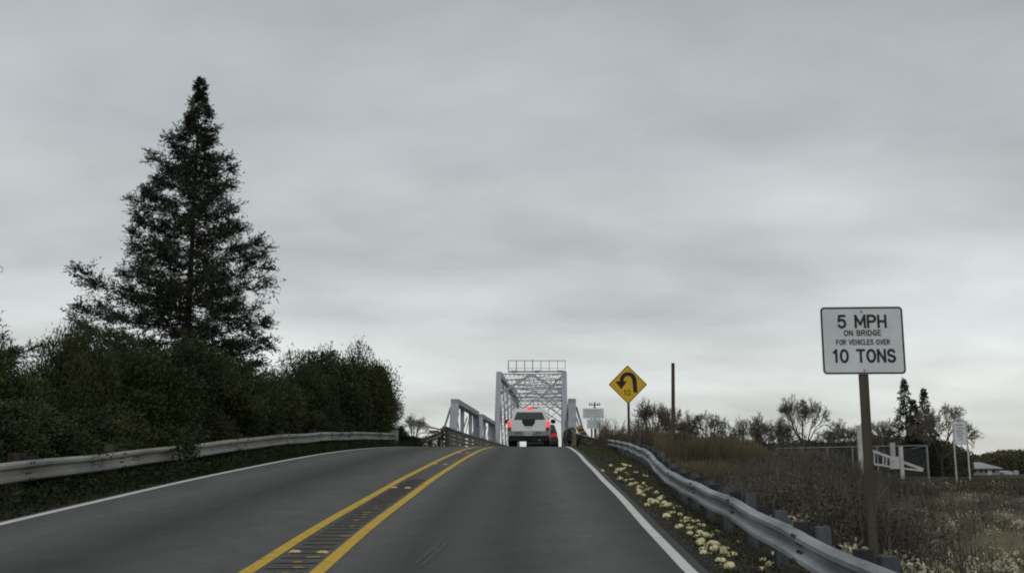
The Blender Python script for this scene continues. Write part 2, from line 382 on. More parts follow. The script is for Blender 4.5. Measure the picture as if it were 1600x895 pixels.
def strip(name, x0, x1, y, dz, mt, cols=2, uv=False, z0=None):
    """sheet between two x(y) curves lying dz above the road"""
    T = np.linspace(0, 1, cols); a = x0(y); b = x1(y)
    X = a[:, None] * (1 - T) + b[:, None] * T; Y = np.repeat(y[:, None], cols, 1); Z = np.repeat((Rz(y) + dz)[:, None], cols, 1)
    I = np.arange(len(y) * cols).reshape(len(y), cols)
    F = np.stack([I[:-1, :-1], I[:-1, 1:], I[1:, 1:], I[1:, :-1]], -1).reshape(-1, 4)
    me = npmesh(name, np.stack([X, Y, Z], -1).reshape(-1, 3), F, mt, True)
    if uv:
        c = XC(y)[:, None]; U = np.where(X < c, (X - c) / (c - XL(y)[:, None]), (X - c) / (XR(y)[:, None] - c))
        UV = np.stack([U, Y], -1).reshape(-1, 2)[F.ravel()]
        lay = me.uv_layers.new(name='UVMap'); lay.data.foreach_set('uv', UV.astype(np.float32).ravel())
    return link(name, me)
tag(strip('road', lambda y: XL(y) - .14, lambda y: XR(y) + .15, ys, 0, road_mat(), 15, True), kind='structure')
yl_ = ys[ys < 63]
wob = lambda y: .006 * np.sin(y * .9) + .004 * np.sin(y * .43 + 1)
def line(label, fx, w, mt, y=yl_, nm='road_line'):
    o = strip(nm, lambda q: fx(q) - w / 2 + wob(q), lambda q: fx(q) + w / 2 + wob(q), y, .004, mt); return tag(o, kind='structure')
line('', XL, .13, M['white'], nm='left_edge_line'); line('', XR, .105, M['white'], nm='right_edge_line')
line('', lambda y: XC(y) - .29, .125, M['yellow'], nm='left_centre_line'); line('', lambda y: XC(y) + .29, .125, M['yellow'], nm='right_centre_line')
# rumble bars ground in between the yellow lines
g1, g2 = MB(), MB(); y = 6.2
while y < 19.5:
    z = float(Rz(y)); c = float(XC(y)); w = .19 + random.uniform(-.03, .0)
    g1.box((c, y, z + .0045), (w * 2, .10, .003))
    j = random.uniform(-.06, .06)
    g2.box((c + j, y + .12, z + .007), (w * 1.7 - abs(j), .05, .008)); y += .30
r_ = g1.build('rumble_groove', M['groove']); tag(r_, kind='structure')
r_ = g2.build('rumble_ridge', M['ridge']); tag(r_, kind='structure')
g3 = MB(); y = 6.4
while y < 14.2:
    if random.random() < .5: g3.box((float(XC(y)) + random.uniform(.02, .16), y + .12, float(Rz(y)) + .012), (random.uniform(.04, .12), .035, .004))
    y += .30
tag(g3.build('paint_flecks', M['yellow']), kind='structure')
mk = MB(); mk.loft([[(-.055, -.05, 0), (.055, -.05, 0), (.055, .05, 0), (-.055, .05, 0)], [(-.05, -.035, .012), (.05, -.035, .012), (.05, .035, .012), (-.05, .035, .012)], [(-.03, -.02, .019), (.03, -.02, .019), (.03, .02, .019), (-.03, .02, .019)]])
mkm = mk.mesh('pavement_marker', M['marker'])
rows = ['nearest', 'second nearest', 'third nearest', 'farthest']
for i, ((a, b), (c, d)) in enumerate([((461, 869), (504, 870.5)), ((615.6, 765), (637, 766)), ((680, 727), (695.6, 728)), ((718, 709.5), (730, 709.5))]):
    for side, (px, py) in (('left', (a, b)), ('right', (c, d))):
        p = hit(px, py); o = link('pavement_marker', mkm); o.location = (p.x, p.y, float(Rz(p.y)) + .001); o.scale = (.95, .95, 1.0)
        tag(o, f'small yellow raised marker between the double yellow lines, {side} one of the {rows[i]} pair', 'pavement marker', 'raised markers between the yellow lines')
def skid(px0, py0, px1, py1, w, nm='skid_mark'):
    a, b = hit(px0, py0), hit(px1, py1); y = np.linspace(a.y, b.y, 24); f = lambda q: np.interp(q, [a.y, b.y], [a.x, b.x]) + .03 * np.sin(q * 1.3)
    tag(strip(nm, lambda q: f(q) - w / 2 * np.sin(np.linspace(.25, 2.9, 24)), lambda q: f(q) + w / 2 * np.sin(np.linspace(.25, 2.9, 24)), y, .003, M['skid']), kind='structure')
skid(648, 893, 690, 846, .05); skid(660, 894, 697, 849, .05)

# ------------------------------------------------------------------ guardrails
PROF = [(0, -.155), (.025, -.150), (.083, -.118), (.083, -.075), (.0, -.022), (.0, .022), (.083, .075), (.083, .118), (.025, .150), (0, .155)]
def guardrail(name, label, pts, side, ztop, bmat, pmat, post_gap, post_s, post_up=.10, base=None, seg=3.81, end_post=True, hb=.31, group='guardrails'):
    """pts: dense array of beam centre line (x,y,z at top edge); side=+1 when traffic is on the +x side"""
    root = thing(name, label, 'guardrail', tuple(pts[0]), 0, group); O = Vector(pts[0])
    P = [Vector(p) - O for p in pts]; Ls = [0]
    for a, b in zip(P, P[1:]): Ls.append(Ls[-1] + (b - a).length)
    T = Ls[-1]; arr = np.array([tuple(p) for p in P])
    def at(s): return Vector([float(np.interp(s, Ls, arr[:, i])) for i in range(3)])
    def nrm(s):
        d = at(min(T, s + .2)) - at(max(0, s - .2)); d.z = 0; d.normalize(); return Vector((d.y, -d.x, 0)) * side
    s = 0; k = 0
    while s < T - .3:
        e = min(T, s + seg); m = MB(); rings = []; lift = .006 * (k % 2)
        for q in np.linspace(s - (.12 if k else 0), e, 8):
            c = at(max(q, 0)); n = nrm(max(q, 0)); ring = []
            for (u, z) in PROF: ring.append(c + n * (u + .02 + lift) + Vector((0, 0, z * hb / .31 - hb / 2)))
            for (u, z) in PROF[::-1]: ring.append(c + n * (u + .014 + lift) + Vector((0, 0, z * hb / .31 - hb / 2)))
            rings.append(ring)
        m.loft(rings); m.build('beam', bmat, root)
        if k:
            b = MB()
            for o in (-.16, -.05):
                for z in (.045, -.045, .115, -.115):
                    c = at(max(s + o + .1, 0)); n = nrm(s); b.tube(c + n * .09 * (.3 if abs(z) < .05 else 1) + Vector((0, 0, z - hb / 2)), c + n * (.118 if abs(z) > .05 else .07) + Vector((0, 0, z - hb / 2)), .022, n=6)
            tag(b.build('splice_bolts', M['bolt'], root), kind='stuff')
        s = e; k += 1
    s = .3
    while s < T:
        c = at(s); n = nrm(s); w = c + O; gz = float(H(w.x - n.x * .2, w.y)) - O.z - .12
        m = MB(); lean = random.uniform(-.015, .015); tw = n.angle(Vector((1, 0, 0))) if n.length else 0
        X = n; Yd = Vector((-n.y, n.x, 0)); MM = Matrix((X, Yd, Vector((lean, lean, 1)))).transposed()
        ht = c.z + post_up + random.uniform(-.02, .02) - gz
        m.box(c - n * (.08 + post_s / 2 + .09) + Vector((0, 0, gz - c.z + ht / 2)), (post_s, post_s, ht), MM); m.build('post', pmat, root, bevel=.008)
        m = MB(); m.box(c - n * (.045) + Vector((0, 0, -hb / 2 + .03)), (.125, post_s * .9, .36), MM); m.build('blockout', M['block'], root)
        s += post_gap
    return root
yr = np.arange(2.5, 50.1, .4); rp = np.stack([XG(yr), yr, ZG(yr) + .012 * np.sin(yr * 1.9)], -1)
guardrail('guardrail', 'long wavy grey steel guardrail right of the road, sinking towards the foreground', rp, -1, 0, M['galv'], M['post_g'], 1.905, .15, .02)
yq = np.arange(4, 44.1, .4); lp = np.stack([XLG(yq), yq, ZLG(yq) + .008 * np.sin(yq * 1.3)], -1)
lr = guardrail('guardrail', 'long weathered steel guardrail along the dark hedge left of the road', lp, 1, 0, M['galv_w'], M['post_b'], 3.81, .2)
m = MB(); e_ = Vector(lp[-1]) - Vector(lp[0]); m.box(e_ + Vector((.05, .1, -.3)), (.35, .16, .85)); m.build('end_post', M['galv_w'], lr, bevel=.02)
def dense(P, n=22):
    P = np.array(P, float); t = np.linspace(0, 1, len(P)); q = np.linspace(0, 1, n); return np.stack([np.interp(q, t, P[:, i]) for i in range(3)], -1)
guardrail('guardrail', 'short guardrail flaring left from the timber bridge railing along the levee', dense([(-3.45, 51.3, 1.50), (-3.7, 52.6, 1.44), (-4.4, 54.6, 1.30), (-5.2, 56.8, 1.20), (-6.4, 59, 1.14), (-8.2, 60, 1.12)]), -1, 0, M['galv_w'], M['post_b'], 1.9, .18, .05)
guardrail('guardrail', 'short guardrail beside the right bridge post under the white signs', dense([(3.0, 52.9, 1.50), (3.5, 54.4, 1.42), (4.2, 55.8, 1.30), (5.1, 57, 1.17), (6.4, 58, 1.10)]), 1, 0, M['galv'], M['post_g'], 1.9, .18, .05)

# ------------------------------------------------------------------ bridge
BR = -math.atan(.0457); BO = (0, 64, .50)
def steel(root, a, b, w, h, nm, up=(0, 0, 1), mt='bpaint'):
    m = MB(); m.bar(a, b, w, h, up); return m.build(nm, M[mt], root)
def lattice(root, a, b, depth, n, nm, w=.05, dirn=(0, 0, -1)):
    """two flanges with crossed lacing between"""
    m = MB(); a, b = Vector(a), Vector(b); d = Vector(dirn) * depth
    m.bar(a, b, .12, .12); m.bar(a + d, b + d, .12, .10)
    for i in range(n):
        p, q = a.lerp(b, i / n), a.lerp(b, (i + 1) / n)
        m.bar(p, q + d, w, .02, (0, 1, 0)); m.bar(p + d + Vector((0, .03, 0)), q + Vector((0, .03, 0)), w, .02, (0, 1, 0))
    return m.build(nm, M['bpaint'], root)
def pony(label, y0, n=3, pl=6.55, h=3.25):
    t = thing('pony_truss_span', label, 'bridge', BO, BR, 'bridge spans')
    L_ = n * pl
    for s in (-1, 1):
        x = 3.75 * s; z0 = 0.1
        top = lambda k: (x, y0 + k * pl, h); bot = lambda k: (x, y0 + k * pl, z0)
        yt0, yt1 = y0 + 1.5, y0 + L_ - 1.5
        steel(t, (x, y0, z0), (x, yt0, h), .5, .36, 'end_post'); steel(t, (x, y0 + L_, z0), (x, yt1, h), .5, .36, 'end_post')
        steel(t, (x, yt0 - .25, h), (x, yt1 + .25, h), .5, .34, 'top_chord'); steel(t, (x, y0, z0), (x, y0 + L_, z0), .4, .3, 'bottom_chord')
        for k in range(1, n):
            yk = y0 + k * pl; m = MB()
            m.bar((x, yk, z0 + .15), (x, yk, h - .16), .20, .16, (0, 1, 0)); m.bar((x, yk - .10, z0 + .15), (x, yk - .10, h - .16), .25, .03, (0, 1, 0)); m.bar((x, yk + .10, z0 + .15), (x, yk + .10, h - .16), .25, .03, (0, 1, 0))
            m.build('vertical', M['bpaint'], t)
            # outrigger brace outside each vertical
            steel(t, (x + .25 * s, yk, h - .5), (x + 1.0 * s, yk, z0 + .2), .09, .09, 'outrigger')
        steel(t, (x + .27 * s, yt0, h - .35), (x + 1.0 * s, y0 + .8, z0 + .15), .10, .10, 'outrigger')
        ks = [yt0] + [y0 + k * pl for k in range(1, n)] + [yt1]
        for k in range(1, len(ks)):
            a, b = ((x, ks[k - 1], h - .2), (x, ks[k], z0 + .2)) if k <= n // 2 else ((x, ks[k - 1], z0 + .2), (x, ks[k], h - .2))
            steel(t, a, b, .06, .06, 'diagonal')
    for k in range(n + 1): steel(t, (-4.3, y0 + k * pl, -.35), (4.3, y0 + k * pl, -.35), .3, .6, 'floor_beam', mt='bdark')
    m = MB(); m.box((0, y0 + L_ / 2, -.04), (6.6, L_ - .04, .12)); m.build('deck', M['conc'], t)
    return t
pony('near low pony truss span with solid grey end posts at the crest', .4)
pony('second low pony truss span between the near one and the tall portal', 21.6)
t = thing('through_truss_span', 'tall silver through truss span with crossed portal bracing and a catwalk on top', 'bridge', BO, BR, 'bridge spans')
y0, n, pl, h = 41.4, 6, 8.0, 8.75; L_ = n * pl + 9; yt = y0 + 4.5
for s in (-1, 1):
    x = 3.5 * s
    steel(t, (x, y0, .1), (x, yt, h), .55, .42, 'end_post'); steel(t, (x, y0 + L_, .1), (x, y0 + L_ - 4.5, h), .5, .42, 'end_post')
    steel(t, (x, yt - .2, h), (x, yt + n * pl + .2, h), .5, .4, 'top_chord'); steel(t, (x, y0, .1), (x, y0 + L_, .1), .4, .4, 'bottom_chord')
    for k in range(n + 1):
        yk = yt + k * pl; m = MB()
        for o in (-.14, .14): m.bar((x + o, yk, .3), (x + o, yk, h - .2), .05, .30, (0, 1, 0))
        for q in range(10):
            za, zb = .5 + q * .8, 1.3 + q * .8; m.bar((x - .14, yk - .16, za), (x + .14, yk - .16, zb), .05, .02, (0, 1, 0)); m.bar((x + .14, yk - .17, za), (x - .14, yk - .17, zb), .05, .02, (0, 1, 0))
        m.build('vertical', M['bpaint'], t)
        if k < n:
            a, b = ((x, yk, h - .2), (x, yk + pl, .3)) if k < n / 2 else ((x, yk, .3), (x, yk + pl, h - .2))
            steel(t, a, b, .12, .22, 'diagonal')
for k in range(n + 1):
    yk = yt + k * pl; f = k == 0
    lattice(t, (-3.25, yk, h - .05), (3.25, yk, h - .05), 1.1 if not f else 1.5, 14 if f else 10, 'top_strut', .05 if f else .035)
    zb = h - 1.25
    if f:
        for s in (-1, 1):
            steel(t, (0, yk - .24, h - .1), (3.3 * s, yk - .62, h - 2.15), .26, .10, 'portal_brace', (0, 1, 0))
            steel(t, (3.25 * s, yk - .30, h - .3), (1.15 * s, yk - .34, h - 2.5), .20, .10, 'portal_brace', (0, 1, 0))
    if k in (1, 3, 6):
        for s in (-1, 1):
            steel(t, (0, yk, zb - .05), (3.35 * s, yk, zb - 2.3), .13, .09, 'sway_brace', (0, 1, 0)); steel(t, (3.3 * s, yk + .07, zb), (1.35 * s, yk + .07, zb - 1.6), .11, .08, 'sway_brace', (0, 1, 0))
            steel(t, (1.9 * s, yk - .07, zb), (3.35 * s, yk - .07, zb - 1.5), .11, .08, 'knee_brace', (0, 1, 0))
    if k < n:
        steel(t, (-3.2, yk, h + .02), (3.2, yk + pl, h + .02), .08, .06, 'lateral_brace'); steel(t, (3.2, yk, h - .1), (-3.2, yk + pl, h - .1), .08, .06, 'lateral_brace')
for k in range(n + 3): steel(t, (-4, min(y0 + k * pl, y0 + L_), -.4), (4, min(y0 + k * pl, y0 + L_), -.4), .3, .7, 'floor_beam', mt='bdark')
m = MB(); m.box((0, y0 + L_ / 2 + .2, -.04), (6.6, L_ - .3, .12)); m.build('deck', M['conc'], t)
# catwalk over the portal
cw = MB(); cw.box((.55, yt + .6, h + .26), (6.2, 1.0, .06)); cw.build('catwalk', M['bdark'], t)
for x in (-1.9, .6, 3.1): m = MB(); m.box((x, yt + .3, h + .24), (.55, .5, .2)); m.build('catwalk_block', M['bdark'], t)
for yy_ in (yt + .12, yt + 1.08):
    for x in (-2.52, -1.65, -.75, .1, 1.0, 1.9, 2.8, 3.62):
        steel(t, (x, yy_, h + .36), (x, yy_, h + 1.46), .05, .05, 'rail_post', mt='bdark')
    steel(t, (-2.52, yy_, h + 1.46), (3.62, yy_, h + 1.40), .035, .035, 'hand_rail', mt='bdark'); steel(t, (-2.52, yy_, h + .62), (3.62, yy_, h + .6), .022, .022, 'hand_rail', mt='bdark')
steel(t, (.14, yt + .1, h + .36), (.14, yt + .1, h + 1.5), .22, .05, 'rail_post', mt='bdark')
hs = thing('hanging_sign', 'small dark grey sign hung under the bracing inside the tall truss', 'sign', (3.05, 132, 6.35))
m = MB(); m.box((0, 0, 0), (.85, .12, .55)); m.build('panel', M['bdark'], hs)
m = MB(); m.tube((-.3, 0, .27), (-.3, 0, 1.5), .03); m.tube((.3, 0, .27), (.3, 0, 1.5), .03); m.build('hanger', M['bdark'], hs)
# piers and abutment
for i, (yy_, lb) in enumerate(((.15, 'concrete abutment under the near end of the pony truss'), (20.8, 'concrete pier between the two pony trusses'), (41.25, 'concrete pier under the tall portal'), (100.5, 'concrete pier at the far end of the tall truss'))):
    p = MB(); p.box((0, yy_, -3.9), (8.4, .9, 5.9)); o = p.build('bridge_pier', M['conc'], bevel=.05); o.location = BO; o.rotation_euler = (0, 0, BR); tag(o, lb, 'pier', 'bridge piers')
def bridge_rail(label, x, ya, yb, flare):
    t = thing('bridge_railing', label, 'railing', BO, BR, 'timber bridge railings')
    y = ya; L2 = 4.0
    while y < yb:
        e = min(y + L2, yb); f0 = flare * max(0, 1 - (y - ya) / 5); f1 = flare * max(0, 1 - (e - ya) / 5)
        dz = lambda q: float(Rz(64 + min(q, 0)) - .526)
        for zz in (.30, .52, .74, .96):
            j = random.uniform(-.012, .012)
            steel(t, (x + f0 + j, y, zz + dz(y)), (x + f1 + j, e - .02, zz + dz(e)), .06, .17, 'rail_board', mt='timber')
        steel(t, (x + f0, y, 1.12 + dz(y)), (x + f1, e - .02, 1.12 + dz(e)), .16, .09, 'cap_board', mt='timber')
        steel(t, (x + f0 + .11 * (1 if x > 0 else -1), y + .15, -.3 + dz(y)), (x + f0 + .11 * (1 if x > 0 else -1), y + .15, 1.07 + dz(y)), .15, .15, 'rail_post', mt='timber')
        y = e
    return t
bl = bridge_rail('weathered grey brown timber railing along the left side of the bridge', -2.85, -12.4, 99, -.0)
brr = bridge_rail('weathered timber railing along the right side of the bridge behind the dark car', 3.25, -11, 99, .35)
m = MB(); m.bar((-3.0, -12.3, 1.05), (-4.9, -11.9, 1.5), .09, .07); m.build('loose_pole', M['timber'], bl)
m = MB(); m.box((-3.5, -11.0, .98), (.5, .3, .16)); m.build('timber_block', M['timber'], bl)
rub = MB()
for k in range(7): rub.box((3.35 + random.uniform(-.1, .6), -10.7 + k * .35, .50 + random.uniform(-.1, .25)), (random.uniform(.3, .7), .3, random.uniform(.15, .35)), Matrix.Rotation(random.uniform(-.4, .4), 3, 'Y'))
rub.build('timber_block', M['block'], brr)

# ------------------------------------------------------------------ vehicles
def ringx(y, wb, wm, wt, z0, zm, z1, r=.07):
    h = [(wb / 2 - r, z0), (wb / 2, z0 + r), (wm / 2, zm), (wt / 2 + .01, z1 - r), (wt / 2 - r * .4, z1 - r * .3), (wt / 2 - r, z1)]
    return [(x, y, z) for x, z in h] + [(-x, y, z) for x, z in h[::-1]]
def wheel(t, x, y, r=.39, w=.26):
    m = MB(); m.tube((x - w / 2, y, r), (x + w / 2, y, r), r, n=20); o = m.build('wheel', M['rubber'], t, smooth=False)
    m = MB(); s = 1 if x > 0 else -1; m.tube((x + s * (w / 2 - .01), y, r), (x + s * (w / 2 + .02), y, r), r * .6, n=14); m.build('rim', M['rim'], o)
tz = float(Rz(48.3))
t = thing('pickup_truck', 'silver white pickup truck driving away with its brake lights lit', 'pickup truck', (.76, 47.7, tz), BR, None)
m = MB(); m.loft([ringx(.12, 1.84, 1.96, 1.88, .48, .9, 1.24), ringx(.2, 1.90, 1.99, 1.93, .45, .9, 1.26), ringx(1.9, 1.92, 2.0, 1.94, .42, .9, 1.26), ringx(3.7, 1.92, 2.0, 1.9, .42, .9, 1.22), ringx(5.2, 1.86, 1.9, 1.7, .45, .85, 1.12), ringx(5.5, 1.7, 1.8, 1.5, .5, .8, 1.0)]); m.build('body', M['tpaint'], t, smooth=False, bevel=.012)
m = MB(); m.loft([ringx(1.75, 1.86, 1.80, 1.56, 1.2, 1.3, 1.74, .06), ringx(1.95, 1.88, 1.84, 1.50, 1.2, 1.3, 1.88, .08), ringx(3.3, 1.86, 1.84, 1.48, 1.2, 1.3, 1.88, .08), ringx(4.2, 1.8, 1.78, 1.5, 1.15, 1.18, 1.25, .03)]); cab = m.build('cab', M['tpaint'], t, bevel=.01)
m = MB(); m.poly([(-.76, 1.29), (.76, 1.29), (.60, 1.68), (-.60, 1.68)], 1.70, 1.742); m.build('rear_window', M['glass'], t)
for s in (-1, 1):
    m = MB(); m.poly([(1.98, 1.31), (3.75, 1.29), (3.3, 1.74), (2.0, 1.76)], 0, .02)
    o = m.build('side_window', M['glass'], t); o.rotation_euler = (0, 0, math.pi / 2); o.location = (.90 * s + .01, 0, 0)
    o.rotation_euler = (0, -.0, math.pi / 2)
m = MB(); m.poly([(-.80, .74), (.80, .74), (.81, 1.255), (-.81, 1.255)], .07, .125); tg = m.build('tailgate', M['tpaint'], t, bevel=.012)
m = MB(); m.poly([(-.31, 1.29), (.31, 1.29), (.29, 1.12), (.18, .97), (-.18, .97), (-.29, 1.12)], .045, .075); m.build('handle', M['plast'], tg)
m = MB(); m.poly([(-.14, .86), (.14, .86), (.14, .89), (-.14, .89)], .062, .072); m.build('badge', M['rim'], tg)
m = MB(); m.box((0, .0, .62), (1.92, .24, .22)); bu = m.build('bumper', M['chrome'], t, bevel=.04)
m = MB(); m.box((0, -.13, .62), (.33, .02, .17)); m.build('number_plate', M['signw'], bu)
m = MB()
for k in range(6): m.box((-.125 + k * .05, -.144, .62), (.022, .006, .075))
for x in (-.62, -.5, -.36, .38, .52): m.box((x, -.126, .66), (.09, .01, .05))
tag(m.build('lettering', M['black'], bu), kind='stuff')
m = MB(); m.box((0, 1.2, .42), (1.7, 2.3, .22)); m.build('undercarriage', M['plast'], t)
m = MB(); m.box((0, .12, .50), (1.86, .22, .2)); m.build('valance', M['plast'], t)
m = MB(); m.tube((.5, .0, .33), (.5, .8, .36), .035, n=10); m.build('exhaust', M['rim'], t)
m = MB(); m.tube((0, -.18, .42), (0, .1, .42), .04, n=8); m.build('tow_ball', M['plast'], t)
for s in (-1, 1):
    m = MB(); m.box((.91 * s, .08, 1.07), (.115, .10, .24)); m.build('tail_light', M['brake'], t, bevel=.015)
    m = MB(); m.box((.885 * s, .08, .83), (.15, .10, .15)); m.build('tail_light', M['lens'], t, bevel=.01)
    m = MB(); m.box((1.12 * s, 3.2, 1.30), (.24, .10, .20)); m.build('mirror', M['plast'], t, bevel=.03)
    wheel(t, .83 * s, .95); wheel(t, .83 * s, 4.5)
m = MB(); m.box((0, 1.86, 1.86), (.26, .10, .07)); m.build('brake_light', M['brake'], t, bevel=.01)
m = MB(); m.box((0.2, 2.0, 1.9), (.36, .06, .035)); m.build('roof_rack', M['plast'], t)

t = thing('dark_car', 'dark car ahead of the pickup, mostly hidden, with a red tail light', 'car', (1.66, 57, float(Rz(57))), BR, None)
m = MB(); m.loft([ringx(.05, 1.6, 1.7, 1.5, .35, .6, .92), ringx(.2, 1.7, 1.78, 1.6, .25, .6, .98), ringx(2.2, 1.74, 1.8, 1.64, .22, .6, .98), ringx(3.9, 1.66, 1.7, 1.4, .25, .55, .82), ringx(4.2, 1.4, 1.5, 1.2, .35, .5, .68)]); m.build('body', M['dpaint'], t, bevel=.02)
m = MB(); m.loft([ringx(.2, 1.66, 1.64, 1.45, .9, .98, 1.06, .03), ringx(.45, 1.68, 1.64, 1.36, .9, 1.0, 1.44, .06), ringx(2.1, 1.68, 1.64, 1.36, .9, 1.0, 1.48, .06), ringx(3.0, 1.6, 1.5, 1.3, .9, .93, .98, .03)]); m.build('cabin', M['dpaint'], t, bevel=.01)
m = MB(); m.add([(-.66, .17, 1.04), (.66, .17, 1.04), (.58, .42, 1.38), (-.58, .42, 1.38), (-.66, .24, 1.0), (.66, .24, 1.0), (.58, .49, 1.36), (-.58, .49, 1.36)], [(0, 1, 2, 3), (7, 6, 5, 4), (0, 4, 5, 1), (1, 5, 6, 2), (2, 6, 7, 3), (3, 7, 4, 0)]); m.build('rear_window', M['glass'], t)
for s in (-1, 1):
    m = MB(); m.poly([(.38 * s, .78), (.82 * s, .74), (.80 * s, .93), (.6 * s, .96)], -.01, .10); m.build('tail_light', M['brake2'], t)
    wheel(t, .78 * s, .85, .32, .2); wheel(t, .78 * s, 3.4, .32, .2)
m = MB(); m.box((0, .0, .42), (1.6, .2, .22)); m.build('bumper', M['plast'], t, bevel=.04)
m = MB(); m.box((0, .01, .78), (.33, .02, .16)); m.build('number_plate', M['signw'], t)

# ------------------------------------------------------------------ signs
def arcp(cx_, cz, rx, rz_, a0, a1, n=8): return [(cx_ + rx * math.cos(math.radians(a0 + (a1 - a0) * i / n)), cz + rz_ * math.sin(math.radians(a0 + (a1 - a0) * i / n))) for i in range(n + 1)]
GL = {'5': [[(.52, 1), (.1, 1), (.06, .56)] + arcp(.28, .33, .27, .33, 125, -150)], '1': [[(.12, .8), (.3, 1), (.3, 0)]], '0': [arcp(.3, .5, .28, .5, 0, 360, 18)],
 'M': [[(0, 0), (0, 1), (.36, .25), (.72, 1), (.72, 0)]], 'P': [[(0, 0), (0, 1), (.3, 1)] + arcp(.3, .74, .26, .26, 90, -90) + [(0, .48)]], 'H': [[(0, 0), (0, 1)], [(.55, 0), (.55, 1)], [(0, .5), (.55, .5)]],
 'T': [[(0, 1), (.56, 1)], [(.28, 1), (.28, 0)]], 'O': [arcp(.32, .5, .31, .5, 0, 360, 18)], 'N': [[(0, 0), (0, 1), (.56, 0), (.56, 1)]], 'S': [arcp(.28, .75, .25, .25, 20, 270) + arcp(.28, .25, .27, .25, 90, -160)],
 'B': [[(0, 0), (0, 1), (.28, 1)] + arcp(.28, .76, .22, .24, 90, -90) + [(0, .52)], [(.28, .52)] + arcp(.30, .26, .25, .26, 90, -90) + [(0, 0)]], 'R': [[(0, 0), (0, 1), (.3, 1)] + arcp(.3, .76, .24, .24, 90, -90) + [(0, .52)], [(.28, .5), (.55, 0)]],
 'I': [[(.05, 0), (.05, 1)]], 'D': [[(0, 0), (0, 1), (.22, 1)] + arcp(.22, .5, .33, .5, 90, -90) + [(0, 0)]], 'G': [arcp(.31, .5, .3, .5, 40, 330, 14) + [(.57, .45), (.34, .45)]], 'E': [[(.48, 1), (0, 1), (0, 0), (.5, 0)], [(0, .52), (.42, .52)]],
 'F': [[(.48, 1), (0, 1), (0, 0)], [(0, .52), (.42, .52)]], 'V': [[(0, 1), (.3, 0), (.6, 1)]], 'C': [arcp(.31, .5, .3, .5, 45, 315, 14)], 'L': [[(0, 1), (0, 0), (.46, 0)]]}
WD = {'5': .58, '1': .4, '0': .6, 'M': .72, 'O': .64, 'I': .1, 'G': .6, 'C': .54, 'V': .6, 'E': .5, 'F': .48, 'L': .46, 'D': .55}
def text(body, hgt, x, z, y, parent, mt, wt=.17, sx=1.0, gap=.26):
    """painted capitals built from strokes; one child mesh per word"""
    tot = sum((WD.get(c, .56) if c != ' ' else .28) + gap for c in body) - gap; u = -tot / 2; m = MB(); st = 0
    for c in body + ' ':
        if c == ' ':
            if m.v: tag(m.build('lettering', mt, parent), kind='stuff')
            m = MB(); u += .28 + gap; continue
        for k_, pl_ in enumerate(GL[c]):
            for (a0, b0), (a1, b1) in zip(pl_, pl_[1:]):
                d = Vector((a1 - a0, 0, b1 - b0)); 
                if d.length < 1e-5: continue
                d.normalize(); st += 1; e = d * wt * .42
                A_ = Vector(((u + a0) * hgt * sx, 0, (b0 - .5) * hgt)); B_ = Vector(((u + a1) * hgt * sx, 0, (b1 - .5) * hgt)); off = Vector((x, y - .0001 * (st % 7), z))
                m.bar(A_ + off - e * hgt, B_ + off + e * hgt, wt * hgt, .003, (0, 1, 0))
        u += WD.get(c, .56) + gap
def rrect(w, h, r, n=5):
    P = []
    for cx_, cz, a in ((w / 2 - r, h / 2 - r, 0), (-w / 2 + r, h / 2 - r, 90), (-w / 2 + r, -h / 2 + r, 180), (w / 2 - r, -h / 2 + r, 270)):
        for i in range(n + 1): q = math.radians(a + 90 * i / n); P.append((cx_ + r * math.cos(q), cz + r * math.sin(q)))
    return P
def frame(m, w, h, r, t_, y0, y1):
    A, B = rrect(w, h, r), rrect(w - 2 * t_, h - 2 * t_, max(r - t_, .005)); n = len(A)
    V = [(x, y0, z) for x, z in A] + [(x, y0, z) for x, z in B] + [(x, y1, z) for x, z in A] + [(x, y1, z) for x, z in B]
    F = []
    for i in range(n):
        j = (i + 1) % n; F += [(i, j, n + j, n + i), (2 * n + i, 3 * n + i, 3 * n + j, 2 * n + j), (i, 2 * n + i, 2 * n + j, j), (n + i, n + j, 3 * n + j, 3 * n + i)]
    m.add(V, F)
# weight and speed sign
c = W(1348, 531.5, 11.5)
t = thing('speed_weight_sign', 'large white sign reading 5 MPH on bridge and 10 TONS on a brown post', 'road sign', tuple(c))
t.rotation_euler = (0, 0, math.radians(-4))
m = MB(); m.poly(rrect(.915, .765, .045), -.002, .002); m.build('panel', M['signw'], t)
m = MB(); frame(m, .905, .755, .042, .016, -.006, -.003); m.build('border', M['black'], t)
text('5 MPH', .13, 0, .215, -.006, t, M['black'], .19, 1.08); text('ON BRIDGE', .056, 0, .085, -.006, t, M['black'], .17, 1.12)
text('FOR VEHICLES OVER', .052, 0, -.02, -.006, t, M['black'], .16, .90); text('10 TONS', .13, 0, -.175, -.006, t, M['black'], .19, 1.02)
gz = float(H(c[0] + .1, 11.6)) - c[2] - .3
m = MB(); m.box((0.0, .055, (gz + .33) / 2), (.09, .09, .33 - gz)); m.build('post', M['wood'], t, bevel=.006)
m = MB(); m.tube((0, -.012, .33), (0, .01, .33), .012); m.tube((0, -.012, -.335), (0, .01, -.335), .012); tag(m.build('bolts', M['metal'], t), kind='stuff')
